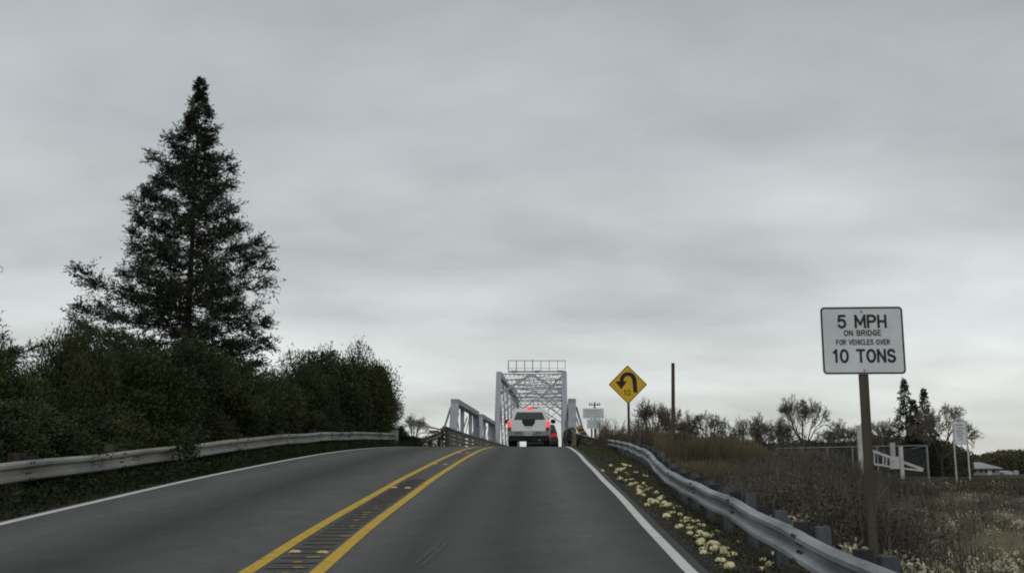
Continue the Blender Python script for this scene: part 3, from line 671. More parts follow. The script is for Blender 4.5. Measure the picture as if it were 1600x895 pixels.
# hairpin turn sign
c = W(981, 600.5, 46)
t = thing('hairpin_turn_sign', 'yellow diamond sign with a black hairpin arrow and the number 10', 'road sign', tuple(c), 0)
def diamond(s, r): 
    a = math.pi / 4; return [(x * math.cos(a) - z * math.sin(a), x * math.sin(a) + z * math.cos(a)) for x, z in rrect(s, s, r)]
m = MB(); m.poly(diamond(1.235, .06), -.002, .002); m.build('panel', M['signy'], t)
A, B = diamond(1.20, .055), diamond(1.15, .04); m = MB(); n = len(A)
m.add([(x, -.006, z) for x, z in A] + [(x, -.006, z) for x, z in B] + [(x, -.003, z) for x, z in A] + [(x, -.003, z) for x, z in B], [q for i in range(n) for j in [(i + 1) % n] for q in ((i, j, n + j, n + i), (2 * n + i, 3 * n + i, 3 * n + j, 2 * n + j), (i, 2 * n + i, 2 * n + j, j), (n + i, n + j, 3 * n + j, 3 * n + i))])
m.build('border', M['black'], t)
k = 1.74 / 283.0      # metres per unit of the traced arrow
T = lambda u, v: ((u - 379) * k, (287 - v) * k)
def arc(u, v, ru, rv, a0, a1, n=10): return [(u + ru * math.cos(math.radians(a0 + (a1 - a0) * i / n)), v - rv * math.sin(math.radians(a0 + (a1 - a0) * i / n))) for i in range(n + 1)]
outer = arc(382, 258, 62, 62, 0, 178) + [(319, 268)]; inner = [(349, 268)] + arc(380, 262, 32, 38, 178, 0)
pts = [(449, 345)] + outer + inner + [(419, 345)]
quads = MB(); full = [T(*p) for p in outer]; inn = [T(*p) for p in inner[::-1]]
no = len(full)
vs = [T(449, 345)] + full; vi = [T(419, 345)] + inn
quads.add([(x, -.006, z) for x, z in vs] + [(x, -.006, z) for x, z in vi] + [(x, -.0025, z) for x, z in vs] + [(x, -.0025, z) for x, z in vi],
          [q for i in range(no) for q in ((i, i + 1, no + 1 + i + 1, no + 1 + i),)] + [(i, 2 * no + 2 + i, 2 * no + 3 + i, i + 1) for i in range(no)])
quads.poly([T(288, 264), T(372, 262), T(331, 322)][::-1], -.006, -.0025); quads.build('arrow', M['black'], t)
text('10', .225, (371 - 379) * k, (287 - 345) * k, -.006, t, M['black'], .14, 1.1)
gz = float(H(c[0], 46.1)) - c[2] - .3
m = MB(); m.box((.02, .07, (gz + .6) / 2), (.10, .10, .6 - gz)); m.build('post', M['wood'], t, bevel=.006)
# two stacked white notice signs
c = W(927, 645.5, 60)
t = thing('notice_signs', 'two small white notice signs, one above the other, on twin posts', 'road sign', tuple(c))
for z, w, hh, x in ((0, 1.22, .58, 0), (-.60, .82, .54, .03)):
    m = MB(); m.poly([(a + x, b + z) for a, b in rrect(w, hh, .03)], -.003, .003); o = m.build('panel', M['signw'], t)
    b = MB()
    for r in range(3):
        q = -w / 2 + .12
        while q < w / 2 - .14:
            l_ = random.uniform(.05, .16); b.box((q + l_ / 2 + x, -.006, z + hh * (.26 - .26 * r)), (min(l_, w / 2 - .1 - q), .004, .055)); q += l_ + .05
    tag(b.build('blurred_writing', M['gpaint'], o), kind='stuff')
for x in (-.10, .13):
    gz = float(H(c[0] + x, 60)) - c[2] - .2; m = MB(); m.box((x, .06, (gz + .28) / 2), (.09, .09, .28 - gz)); m.build('post', M['wood'], t)
# crooked striped marker board
c = W(910.5, 675.5, 58.5)
t = thing('striped_marker_board', 'crooked orange and black striped marker board near the bridge end', 'road sign', tuple(c))
R_ = Matrix.Rotation(math.radians(-33), 3, 'Y')
def rp2(p): v_ = R_ @ Vector((p[0], 0, p[1])); return (v_.x, v_.z)
m = MB(); m.poly([rp2(p) for p in rrect(.34, .86, .02)], -.003, .003); o = m.build('panel', M['signo'], t)
for z in (-.28, -.03, .22):
    m = MB(); m.poly([rp2(p) for p in ((-.16, z - .02), (.16, z - .18), (.16, z - .05), (-.16, z + .11))], -.007, -.0035); m.build('stripe', M['black'], o)
gz = float(H(c[0], 58.6)) - c[2] - .2
m = MB(); m.box((.02, .05, gz / 2), (.08, .08, -gz)); m.build('post', M['wood'], t)
# bare brown post behind the guardrail
b_ = W(1052, 745, 27.2); a_ = W(1051.5, 567, 27.2)
gz = float(H(b_[0], 27.2)) - .2
m = MB(); m.tube((b_[0], 27.2, gz), (a_[0], 27.2, a_[2]), .055, .045, 10); tag(m.build('bare_post', M['rust']), 'tall thin bare brown post behind the right guardrail', 'post')
# board on two white poles
y = 70; a_ = W(1490, 755, y); c = W(1500, 676, y)
t = thing('pole_board_sign', 'narrow white board sign held up between two white poles in the field', 'sign', (c[0], y, c[2]))
m = MB(); m.poly(rrect(.78, 1.45, .03), -.02, .02); o = m.build('panel', M['signw'], t)
m = MB()
for z, w, hh in ((.52, .5, .14), (.30, .55, .10), (.12, .4, .12), (-.05, .5, .1), (-.22, .35, .14), (-.42, .3, .08)): m.box((random.uniform(-.05, .05), -.024, z), (w, .006, hh))
tag(m.build('blurred_writing', M['gpaint'], o), kind='stuff')
for s in (-1, 1):
    gz = float(H(c[0] + .44 * s, y)) - c[2] - .2; top = .82 if s > 0 else .75
    m = MB(); m.tube((.45 * s, 0, gz), (.45 * s, 0, top), .055, n=8); m.build('pole', M['wpaint'], t)
m = MB(); m.tube((-.45, 0, .76), (.45, 0, .78), .03); m.tube((-.45, 0, -.76), (.45, 0, -.76), .03); m.build('crossbar', M['wpaint'], t)
# utility pole
c = W(929, 628, 190); gz = -3.2
t = thing('utility_pole', 'distant wooden utility pole with a crossarm above the white notice signs', 'utility pole', (c[0], 190, gz))
m = MB(); m.tube((0, 0, -.3), (0, 0, c[2] - gz), .2, .14); m.build('pole', M['pole'], t)
m = MB(); m.box((0, 0, c[2] - gz - .5), (2.1, .14, .16)); ca = m.build('crossarm', M['pole'], t)
for x in (-.95, -.55, .55, .95): m = MB(); m.tube((x, 0, c[2] - gz - .42), (x, 0, c[2] - gz - .12), .09, n=6); m.build('insulator', M['pole'], ca)
m = MB(); m.tube((-.45, 0, c[2] - gz - 2.0), (-.45, 0, c[2] - gz - 1.3), .22); m.build('transformer', M['gpaint'], t)

# ------------------------------------------------------------------ right-hand yard: fence, boom gate, house
def P3(px, py, y): return Vector(W(px, py, y))
y = 67; f0 = P3(1215, 700, y); f1 = P3(1448, 695.5, y)
t = thing('chain_link_fence', 'grey chain link fence with tall posts around the yard', 'fence', (f1.x, y, 0))
n = 6
for i in range(n + 1):
    q = f0.lerp(f1, i / n); gz = float(H(q.x, y)) - .1; m = MB(); m.tube((q.x - f1.x, 0, gz), (q.x - f1.x, 0, q.z), .05 if i < n else .075, n=8); m.build('post', M['fence'], t)
m = MB(); m.tube((f0.x - f1.x, 0, f0.z), (0, 0, f1.z), .04, n=6); m.tube((0, 0, f1.z - .03), (2.5, 9, f1.z - .1), .03, n=6); m.build('top_rail', M['fence'], t)
m = MB(); x = f0.x - f1.x; zb = -1.5
while x < 0:
    for w_ in (1, -1):
        e_ = min(x + 2.3, 0); m.bar((x, .01 * w_, zb + (0 if w_ > 0 else 2.3)), (e_, .01 * w_, zb + (0 if w_ > 0 else 2.3) + w_ * (e_ - x)), .008, .008)
    x += .15
tag(m.build('wire_mesh', M['mesh'], t), kind='stuff')
y = 62
t = thing('boom_gate', 'white wedge shaped boom gate between two white posts behind the sign post', 'gate', tuple(P3(1395, 740, y)))
O = Vector(t.location)
def q3(px, py, dy=0): return P3(px, py, y + dy) - O
def pl(nm, mt, a, b, w, hh=.08): m = MB(); m.bar(a, b, w, hh); return m.build(nm, M[mt], t)
gz = lambda px: float(H(P3(px, 740, y).x, y)) - O.z - .2
a = q3(1342, 664); m = MB(); m.box((a.x, 0, (a.z + gz(1342)) / 2), (.24, .24, a.z - gz(1342))); m.build('post', M['wpaint'], t)
a = q3(1407, 697); m = MB(); m.box((a.x, 0, (a.z + gz(1407)) / 2), (.20, .20, a.z - gz(1407))); m.build('post', M['wpaint'], t)
a = q3(1397, 691); b = q3(1397, 716); m = MB(); m.box((a.x, .3, (a.z + b.z) / 2), (.28, .1, a.z - b.z)); m.build('grey_panel', M['gpaint'], t)
pl('top_bar', 'wpaint', q3(1344, 697, .1), q3(1442, 733, .1), .12, .16); pl('bottom_bar', 'wpaint', q3(1344, 721, .1), q3(1400, 730, .1), .10, .12); pl('bottom_bar', 'wpaint', q3(1400, 730, .1), q3(1442, 735, .1), .1, .1)
for px in (1352, 1366, 1380, 1385): 
    yt_ = 697 + (px - 1344) * .367; yb_ = 721 + (px - 1344) * .16; pl('strut', 'wpaint', q3(px, yt_, .1), q3(px, yb_, .1), .07, .07)
a, b = q3(1389, 713), q3(1405, 732); m = MB(); m.box(((a.x + b.x) / 2, -.1, (a.z + b.z) / 2), (b.x - a.x, .06, a.z - b.z)); m.build('panel', M['wpaint'], t)
# house
y = 205; a, b = P3(1503, 746, y), P3(1566, 746, y); gz = float(H((a.x + b.x) / 2, y)) - .1
zt = P3(1503, 732, y).z; zr = P3(1503, 724, y).z
t = thing('low_house', 'low far house with a pale hipped roof at the right edge of the field', 'house', ((a.x + b.x) / 2, y, gz)); hw = (b.x - a.x) / 2 * .92
m = MB(); m.box((0, 3.2, (zt - gz) / 2), (hw * 2, 6, zt - gz)); m.build('wall', M['wall'], t)
m = MB(); e1, e2, hr = hw * 1.12, hw * .35, zr - gz; ze = zt - gz + .01
m.add([(-e1, -.4, ze), (e1, -.4, ze), (e1, 6.8, ze), (-e1, 6.8, ze), (-e2, 3.2, hr + .3), (e2, 3.2, hr + .3), (-e1, -.4, ze + .12), (e1, -.4, ze + .12), (e1, 6.8, ze + .12), (-e1, 6.8, ze + .12)],
      [(0, 3, 2, 1), (0, 1, 7, 6), (1, 2, 8, 7), (2, 3, 9, 8), (3, 0, 6, 9), (6, 7, 5, 4), (8, 9, 4, 5), (7, 8, 5), (9, 6, 4)]); m.build('roof', M['roof'], t)
for x in (-.62, -.35, .0, .25, .68): m = MB(); m.box((x * hw, .17, ze * .62), (hw * .13, .08, ze * .38)); m.build('window', M['glass'], t)
m = MB(); m.box((.45 * hw, .17, ze * .45), (.7, .08, ze * .8)); m.build('door', M['wpaint'], t)
a, b = P3(1570, 748, y), P3(1584, 738, y); w_ = b.x - a.x
t = thing('round_tank', 'small pale rounded tank beside the low far house', 'tank', ((a.x + b.x) / 2, y, gz))
m = MB(); rr = [(w_ * .5 * math.cos(q), w_ * .42 * math.sin(q)) for q in np.linspace(0, math.pi, 12)]; m.poly([(p[0], max(p[1], 0) + .1) for p in rr], 0, 4); m.build('shell', M['wpaint'], t, bevel=.05)
m = MB(); m.tube((w_ * .8, .3, .5), (w_ * .8, .1, .5), .5, n=14); m.build('wheel', M['gpaint'], t)

# ------------------------------------------------------------------ vegetation makers
def rdir(n, up=0):
    v = RNG.normal(size=(n, 3)); v[:, 2] += up; return v / np.linalg.norm(v, axis=1)[:, None]
def leaves(P, size, asp=.45, up=.3, tri=False, dirs=None):
    """leaf-sized diamonds (or needles) at points P"""
    n = len(P); a = rdir(n, up) if dirs is None else dirs
    b = np.cross(a, rdir(n)); b /= np.linalg.norm(b, axis=1)[:, None] + 1e-6
    s = (size * RNG.uniform(.6, 1.3, n))[:, None]
    if tri:
        V = np.stack([P - b * s * asp * .5, P + b * s * asp * .5, P + a * s], 1).reshape(-1, 3); return V, np.arange(3 * n).reshape(n, 3)
    V = np.stack([P, P + a * s * .5 + b * s * asp * .5, P + a * s, P + a * s * .5 - b * s * asp * .5], 1).reshape(-1, 3)
    return V, np.arange(4 * n).reshape(n, 4)
def tubes(segs, sides=3):
    """segs: array of (p0,p1,r0,r1) rows -> prism mesh"""
    A = np.array([s[0] for s in segs], float); B = np.array([s[1] for s in segs], float); r0 = np.array([s[2] for s in segs])[:, None]; r1 = np.array([s[3] for s in segs])[:, None]
    d = B - A; d /= np.linalg.norm(d, axis=1)[:, None] + 1e-9
    u = np.cross(d, np.tile([.3, .9, .2], (len(d), 1))); u /= np.linalg.norm(u, axis=1)[:, None] + 1e-9; w = np.cross(d, u)
    V = []; 
    for c, r in ((A, r0), (B, r1)):
        for i in range(sides):
            t_ = 2 * math.pi * i / sides; V.append(c + (u * math.cos(t_) + w * math.sin(t_)) * r)
    V = np.stack(V, 1); n = len(A); V = V.reshape(-1, 3); base = np.arange(n)[:, None] * 2 * sides
    F = np.concatenate([base + np.array([i, (i + 1) % sides, sides + (i + 1) % sides, sides + i]) for i in range(sides)])
    return V, F
def bush_mesh(seed, nl=62000, lobes=30, leaf=.027, lobe_r=.185):
    """unit bush: radius ~.5, height 1, base at 0"""
    g = np.random.default_rng(seed)
    C = []
    while len(C) < lobes:
        p = g.uniform(-1, 1, 3); 
        if .25 < np.linalg.norm(p) < 1: C.append(p)
    C = np.array(C); C = np.stack([C[:, 0] * .40, C[:, 1] * .40, .5 + C[:, 2] * .42], 1)
    R_ = g.uniform(.6, 1.25, lobes) * lobe_r
    k = g.integers(0, lobes, nl); d = g.normal(size=(nl, 3)); d /= np.linalg.norm(d, axis=1)[:, None]
    rr = (g.uniform(0, 1, nl) ** .45) * R_[k] * np.where(g.random(nl) < .12, 1.25, 1)
    P = C[k] + d * rr[:, None]; P[:, 2] = np.maximum(P[:, 2], .0)
    dirs = d + g.normal(size=(nl, 3)) * .6; dirs[:, 2] += .35; dirs /= np.linalg.norm(dirs, axis=1)[:, None]
    V, F = leaves(P, leaf, .38, dirs=dirs)
    st = [((0 + g.normal() * .05, g.normal() * .05, -.1), tuple(C[i] * [1, 1, .9]), .014, .004) for i in range(0, lobes, 2)]
    # whippy shoots poking out of the top
    sh = []
    for i in range(16):
        c = C[i % lobes]; 
        if c[2] < .5: continue
        e_ = c + np.array([g.normal() * .08, g.normal() * .08, g.uniform(.14, .26)]); sh.append((c, e_, .004, .002))
        q = np.linspace(.2, 1, 60)[:, None]; PP = c + (e_ - c) * q + g.normal(size=(60, 3)) * .012; v2, f2 = leaves(PP, leaf * .9, .35); F = np.concatenate([F, f2 + len(V)]); V = np.concatenate([V, v2])
    return (V, F), tubes(st + sh, 4)
BV = []
for i in range(5):
    (v1, f1_), (v2, f2_) = bush_mesh(30 + i); ml = M['leaf'] if i % 2 == 0 else M['leaf2']
    BV.append((npmesh('bush_foliage', v1, f1_, ml), npmesh('bush_stems', v2, f2_, M['bark'])))
def bush(px, top, y, wid, label, i, name='hedge_shrub', group='shrubs of the roadside hedge', zg=None, wy=None):
    p = W(px, top, y); lim = float(XLG(y)) - .05 - wid * .48
    if y < 45 and p[0] > lim: p = p * 1.0; p[0] = lim
    g = float(H(p[0], y)) - .1 if zg is None else zg; h = p[2] - g
    t = thing(name, label, 'shrub', (p[0], y, g), random.uniform(0, 6.28), group)
    t.scale = (wid, wy or wid, h / .97); f, s = BV[i % 5]; link('foliage', f, t); link('stems', s, t); return t
HB = [(-70, 540, 19, 3.0), (5, 546, 20, 2.2), (62, 588, 22, 2.4), (124, 520, 23, 2.0), (192, 536, 25, 3.2), (255, 533, 26, 4.0), (318, 538, 28.5, 3.4), (370, 572, 31, 2.8), (420, 590, 34, 2.6), (474, 562, 37, 2.7), (528, 540, 40.5, 4.0), (572, 546, 44, 3.3), (592, 596, 46.5, 2.2)]
lb = ['dark hedge shrub cut by the left edge of the photo', 'leafy hedge shrub near the left edge, lower than its right neighbour', 'low dark hedge shrub in the dip left of the conifer', 'tall feathery hedge shrub under the lowest left boughs of the conifer', 'dense green hedge shrub left below the conifer trunk', 'dense green hedge shrub right in front of the conifer trunk', 'broad olive hedge shrub under the right half of the conifer', 'hedge shrub below the right tip of the conifer boughs', 'low hedge shrub in the dip just right of the conifer', 'rounded dark shrub where the hedge rises again right of the conifer', 'high bushy shrub before the last peak of the hedge', 'tallest olive shrub at the right end of the hedge', 'narrow shrub closing the right end of the hedge']
for i, ((px, tp, y, w_), l_) in enumerate(zip(HB, lb)): bush(px, tp, y, w_, l_, i)
# lower skirt of shrubs right behind the rail
fr = [(-40, 640, 16.0), (30, 632, 17.2), (95, 640, 18.4), (160, 628, 20), (222, 640, 21.8), (280, 622, 23.8), (335, 634, 26.2), (385, 628, 29), (432, 640, 32.5), (478, 630, 36), (520, 640, 39), (556, 632, 41.5), (588, 652, 44), (612, 668, 46.5)]
wh = ['at the left edge', 'near the left edge', 'behind the first visible rail post', 'behind the second rail post', 'behind the third rail post', 'where the ivy crosses the rail', 'just right of the ivy on the rail', 'behind the middle of the rail', 'right of the middle of the rail', 'before the rail straightens', 'in the rising part of the hedge', 'below the tallest hedge shrub', 'near the end post of the rail', 'beside the rail end post, last of the row']
for i, ((px, tp, y), l_) in enumerate(zip(fr, wh)): bush(px, tp, y, 2.9, 'low front shrub of the hedge ' + l_, i + 2, 'low_shrub', 'low shrubs behind the left guardrail')
# backing row that closes the hedge
for i, (px, tp, y) in enumerate([(-30, 595, 25), (60, 615, 28), (150, 580, 30), (240, 570, 33), (330, 590, 36), (415, 622, 40), (480, 600, 44), (545, 585, 47.5)]):
    bush(px, tp, y, 4.8, 'dark shrub in the back row of the hedge, hidden behind the front ones', i + 1, 'back_shrub', 'back row of the hedge')
bush(619, 664, 47.6, 1.1, 'tiny green shrub beside the end post of the left guardrail', 0, 'end_shrub', None)
# ivy hanging over the left rail
p = W(276, 697, 21.6); n_ = 900; q_ = RNG.normal(size=(n_, 3)) * [.13, .13, .20]; q_[:, 0] += .22; q_[:, 2] -= .05
o = link('ivy_sprig', npmesh('ivy_sprig', *leaves(q_ + p, .08, .5), M['leaf'])); tag(o, 'green leafy sprig hanging over the left guardrail beam', 'plant')

# ground cover under and around the left rail
def scatter_leaves(name, n, fx, fy, hmax, size, mt, asp=.4, up=.5, tri=False, kind='stuff', label=None):
    y = fy(n); x = fx(y, n); z = H(x, y) + RNG.uniform(0, 1, n) ** 1.5 * hmax
    V, F = leaves(np.stack([x, y, z], -1), size, asp, up, tri); o = link(name, npmesh(name, V, F, mt)); return tag(o, kind=kind, label=label, cat='plants' if label else None)
scatter_leaves('rail_foot_growth', 60000, lambda y, n: XLG(y) - .25 - RNG.uniform(0, 1, n) * 1.8, lambda n: RNG.uniform(3, 47, n), .62, .08, M['leaf'], label='dark leafy growth directly behind the left guardrail')
scatter_leaves('undergrowth', 30000, lambda y, n: XL(y) - .22 - RNG.uniform(0, 1, n) * (XL(y) - XLG(y)), lambda n: RNG.uniform(3, 47, n), .30, .07, M['dleaf'], label='low dark green undergrowth between the left white line and the guardrail')

# ------------------------------------------------------------------ conifers
def conifer(H_, prof, nb, clump_r, ncl, needles, nsize, lean=(0, 0), start=.06, seed=1, asp=.16):
    """prof(t, az) -> branch reach in metres at height fraction t"""
    g = np.random.default_rng(seed); seg = []; P = []; D = []
    trunk = [(lean[0] * q, lean[1] * q, H_ * q) for q in np.linspace(0, 1, 9)]
    tr = [(trunk[i], trunk[i + 1], .013 * H_ * (1 - i / 8.3) , .013 * H_ * (1 - (i + 1) / 8.3)) for i in range(8)]
    for i in range(nb):
        q = start + (1 - start) * ((i + g.random()) / nb) ** 1.12; az = i * 2.399 + g.normal() * .3
        r = prof(q, az) * g.uniform(.74, 1.03)
        if r < .10: r = .10
        b0 = np.array([lean[0] * q, lean[1] * q, H_ * q]); dr = np.array([math.cos(az), math.sin(az), 0]); sd = np.array([-dr[1], dr[0], 0])
        # boughs leave level or drooping, tips sweep up
        ss = np.linspace(0, 1, 7); rise = r * (-.34 * ss * (1 - ss) + (.02 + .35 * q) * ss)
        pts = b0 + dr * (r * ss)[:, None] + np.stack([0 * ss, 0 * ss, rise], 1) + sd * (g.normal() * .08 * r * ss ** 2)[:, None]
        for a in range(6): seg.append((pts[a], pts[a + 1], max(.012, .011 * r * (1 - ss[a]) + .006), max(.008, .011 * r * (1 - ss[a + 1]) + .004)))
        m_ = max(3, int(ncl * (r + .4)))
        for c in range(m_):
            s = g.uniform(.12, 1.0) ** .75; base = np.array([np.interp(s, ss, pts[:, a]) for a in range(3)])
            off = g.choice([-1, 1]) * g.uniform(0, .27) * r * (1.1 - s) ; cc = base + sd * off + dr * abs(off) * .5 + np.array([0, 0, g.normal() * .10 - abs(off) * .12])
            if abs(off) > .25: seg.append((base, cc, .010, .006))
            k = needles; cr = clump_r * g.uniform(.6, 1.25) * (1 - .62 * q ** 4)
            nt_ = 6; td = g.normal(size=(nt_, 3)) * [.8, .8, .5] + dr * .75; td[:, 2] += .28; td /= np.linalg.norm(td, axis=1)[:, None]
            ti = np.arange(k) % nt_; tl = g.uniform(0, 1, k) * cr * 1.9 * g.uniform(.7, 1.2, nt_)[ti]
            P.append(cc + td[ti] * tl[:, None] + g.normal(size=(k, 3)) * .018); dd = td[ti] * 1.1 + g.normal(size=(k, 3)) * .55; D.append(dd / np.linalg.norm(dd, axis=1)[:, None])
    P = np.concatenate(P); D = np.concatenate(D)
    return tubes(tr, 8), tubes(seg, 3), leaves(P, nsize, asp, tri=False, dirs=D)
y = 50; base = W(287, 640, y); top = W(313, 130, y); gz = float(H(base[0], y)) - .2; Hc = top[2] - gz
pxm = 50 / 1600 * 1.0
sy = [120, 160, 200, 230, 265, 300, 350, 380, 420, 445, 480, 510, 540, 600, 660]
Lx = [0, 4, 26, 40, 86, 66, 128, 92, 130, 168, 216, 196, 190, 180, 160]; Rx = [0, 6, 34, 40, 58, 70, 92, 110, 132, 136, 130, 130, 130, 130, 120]
zz = np.array([(W(300, s, y)[2] - gz) / Hc for s in sy])[::-1]; LL = np.array(Lx)[::-1] * pxm; RR = np.array(Rx)[::-1] * pxm
def prof(q, az):
    c = (1 + math.cos(az)) / 2; qq = q
    return float(np.interp(qq, zz, LL)) * (1 - c) + float(np.interp(qq, zz, RR)) * c
tr, br, nd_ = conifer(Hc, prof, 155, .36, 4.9, 86, .16, lean=(top[0] - base[0], 0), start=.16, seed=5, asp=.26)
t = thing('conifer_tree', 'tall dark shaggy conifer towering over the left hedge', 'conifer tree', (base[0], y, gz))
link('trunk', npmesh('conifer_trunk', *tr, M['bark']), t); link('branches', npmesh('conifer_branches', *br, M['bark']), t); link('crown', npmesh('conifer_crown', *nd_, M['needle']), t)
# neighbour whose bough tips just reach into the left edge
c = W(-112, 300, 42); gz2 = float(H(c[0], 42)) - .2
t = thing('conifer_tree', 'dark conifer outside the frame, only a bough tip shows at the left edge', 'conifer tree', (c[0], 42, gz2), 2.2)
t.scale = (.78, .78, .80); link('trunk', bpy.data.meshes['conifer_trunk'], t); link('branches', bpy.data.meshes['conifer_branches'], t); link('crown', bpy.data.meshes['conifer_crown'], t)
# two distant spruces
for i, (px, tp, wpx, lb_, sd_) in enumerate(((1412, 594, 24, 'taller of two distant dark spruces behind the yard', 21), (1443, 609, 19, 'slimmer right hand one of two distant dark spruces behind the yard', 22), (1427, 626, 17, 'short dark spruce squeezed between the two distant ones', 23))):
    y = 172 + 2 * i; tpv = W(px, tp, y); gz = float(H(tpv[0], y)) - .2; hh = tpv[2] - gz; wr = wpx * y / 1600
    tr, br, nd_ = conifer(hh, lambda q, az: wr * (1 - q) ** 1.0 * 1.65 + .08, 95, .32, 2.7, 18, .40, start=.04, seed=sd_, asp=.34)
    t = thing('spruce_tree', lb_, 'conifer tree', (tpv[0], y, gz), 0, 'distant spruces')
    link('trunk', npmesh('spruce_trunk', *tr, M['bark']), t); tag(link('branches', npmesh('spruce_branches', *br, M['bark']), t), kind='stuff'); link('crown', npmesh('spruce_crown', *nd_, M['needle2']), t)

# ------------------------------------------------------------------ bare trees
def bare_tree(seed, depth=6, spread=.42, thick=.03):
    g = np.random.default_rng(seed); seg = []; tips = []
    def grow(p, d, l, r, k):
        e_ = p + d * l; mid_ = (p + e_) / 2 + g.normal(size=3) * l * .05; seg.append((p, mid_, r, r * .85)); seg.append((mid_, e_, r * .85, r * .7))
        if k <= 1: tips.append((e_, d))
        if k == 0: return
        for c in range(4 if k == depth else 3 if k > 2 else 2):
            nd2 = d + g.normal(size=3) * (spread if k < depth else .62); nd2[2] += .10; nd2 /= np.linalg.norm(nd2); grow(e_, nd2, l * g.uniform(.66, .88), r * .62, k - 1)
    grow(np.zeros(3), np.array([g.normal() * .06, g.normal() * .06, 1.]), .22, thick, depth)
    A = np.array([s[1] for s in seg]); hmax = np.percentile(A[:, 2], 98)
    wmax = np.percentile(np.abs(A[:, :2]), 96) * 2 / hmax; sc3 = np.array([1 / (hmax * wmax), 1 / (hmax * wmax), 1 / hmax]) * [1, 1, 1]
    seg = [(np.array(a) * sc3, np.array(b) * sc3, max(r0, .0032), max(r1, .0028)) for a, b, r0, r1 in seg]
    tw = []
    for e_, d in tips:
        for c in range(5):
            v_ = d + g.normal(size=3) * .8; v_ /= np.linalg.norm(v_); tw.append((e_ * sc3, e_ * sc3 + v_ * g.uniform(.03, .075), .0022, .0014))
    n1 = 70; ends = np.array([s[1] for s in seg]); cl = ends[g.integers(len(ends) // 4, len(ends), 18)]; cl = cl[cl[:, 2] > .35]
    P = np.concatenate([c + g.normal(size=(n1, 3)) * .024 for c in cl])
    big_ = [s for s in seg if s[2] > .008]; small = [s for s in seg if s[2] <= .008] + tw
    return tubes(big_, 5), tubes(small, 3), leaves(P, .026, .5)
BT = []
for i in range(4):
    a, b, c = bare_tree(50 + i); BT.append((npmesh('bare_trunk', *a, M['bark']), npmesh('bare_crown', *b, M['twig']), npmesh('leaf_clumps', *c, M['brown'])))
TR = [(1250, 628, 168, 'big round bare tree with dark clumps in its crown, right of the reeds', 8.6, 0, 1), (1195, 655, 172, 'second bare tree from the big round one, towards the bridge', 7, 1, 0), (1160, 660, 176, 'small bare tree above the right end of the golden reeds', 6, 2, 0),
      (1112, 651, 170, 'wide bare tree above the middle of the golden reeds', 8, 3, 0), (1022, 634, 166, 'dark clumpy bare tree between the yellow sign and the bare post', 7.5, 0, 1), (1040, 642, 171, 'clumpy bare tree just left of the bare post', 6.5, 2, 1), (1066, 652, 175, 'clumpy bare tree just right of the bare post', 6, 1, 1),
      (1322, 664, 178, 'bare tree directly left of the big white sign post', 8, 1, 0), (1466, 640, 166, 'pale leaning bare tree right of the spruces', 8.5, 3, 0), (1384, 662, 168, 'low bare tree left of the spruces', 7, 2, 1), (1292, 676, 170, 'small bare tree right of the big round one', 5, 3, 1), (1225, 668, 185, 'faint bare tree just left of the big round one', 5, 2, 0), (955, 668, 167, 'low bare thicket tree beside the notice signs', 5, 1, 0)]
for px, tp, y, lb_, w_, i, lf in TR:
    p = W(px, tp, y); gz = float(H(p[0], y)) - .2; hh = p[2] - gz
    t = thing('bare_tree', lb_, 'tree', (p[0], y, gz), random.uniform(0, 6), 'bare trees across the river'); t.scale = (w_ * 1.05, w_ * 1.05, hh)
    link('trunk', BT[i][0], t); link('branches', BT[i][1], t)
    if lf: link('leaf_clumps', BT[i][2], t)
p = W(648, 650, 60); t = thing('bare_shrub', 'small wispy bare shrub right of the hedge end', 'shrub', (p[0], 60, float(H(p[0], 60)) - .1)); t.scale = (1.7, 1.7, p[2] - float(H(p[0], 60))); link('stems', BT[1][0], t); link('branches', BT[1][1], t)

# ------------------------------------------------------------------ right-hand brush, reeds and grasses
def stems(name, pts, hts, n_per, spread, rad, mt, lean=.35, kink=True, label=None):
    seg = []
    for (x, y, z), h in zip(pts, hts):
        k = n_per
        for _ in range(k):
            a = random.uniform(0, 6.283); s = random.gauss(0, lean); b0 = np.array([x + random.gauss(0, spread * .3), y + random.gauss(0, spread * .3), z - .05])
            l = h * random.uniform(.55, 1.08); d = np.array([math.cos(a) * s, math.sin(a) * s, 1]); d /= np.linalg.norm(d); e_ = b0 + d * l
            if kink:
                m1 = b0 + d * l * .5 + RNG.normal(size=3) * l * .05; seg.append((b0, m1, rad, rad * .8)); seg.append((m1, e_, rad * .8, rad * .4))
                for q in range(3):
                    s0 = b0 + (e_ - b0) * random.uniform(.3, .95); seg.append((s0, s0 + RNG.normal(size=3) * l * .13 + np.array([0, 0, l * .1]), rad * .6, rad * .3))
            else: seg.append((b0, e_, rad, rad * .4))
    V, F = tubes(seg, 3); o = link(name, npmesh(name, V, F, mt)); return tag(o, kind='stuff', label=label, cat='plants')
def spots(n, xr_, yr_, f=None):
    r = []
    while len(r) < n:
        y = random.uniform(*yr_); px = random.uniform(*xr_); x = (px - 800) / 1600 * y * .985
        if y < 52 and x < float(XG(y)) + .9: continue
        if f and not f(px, y, x): continue
        r.append((px, x, y))
    return r
env = lambda px: np.interp(px, [1030, 1080, 1120, 1160, 1200, 1300, 1360, 1450, 1500, 1560, 1620], [735, 742, 735, 706, 694, 702, 730, 752, 752, 750, 752])
def fit(sp_, hmin, hmax, envf, jit=.25):
    P, Hh = [], []
    for px, x, y in sp_:
        z = float(H(x, y)); zt_ = (720 - envf(px)) / 1600 * .97 * y; h = min(max(zt_ - z, hmin), hmax) * random.uniform(1 - jit, 1.02); P.append((x, y, z)); Hh.append(h)
    return P, Hh
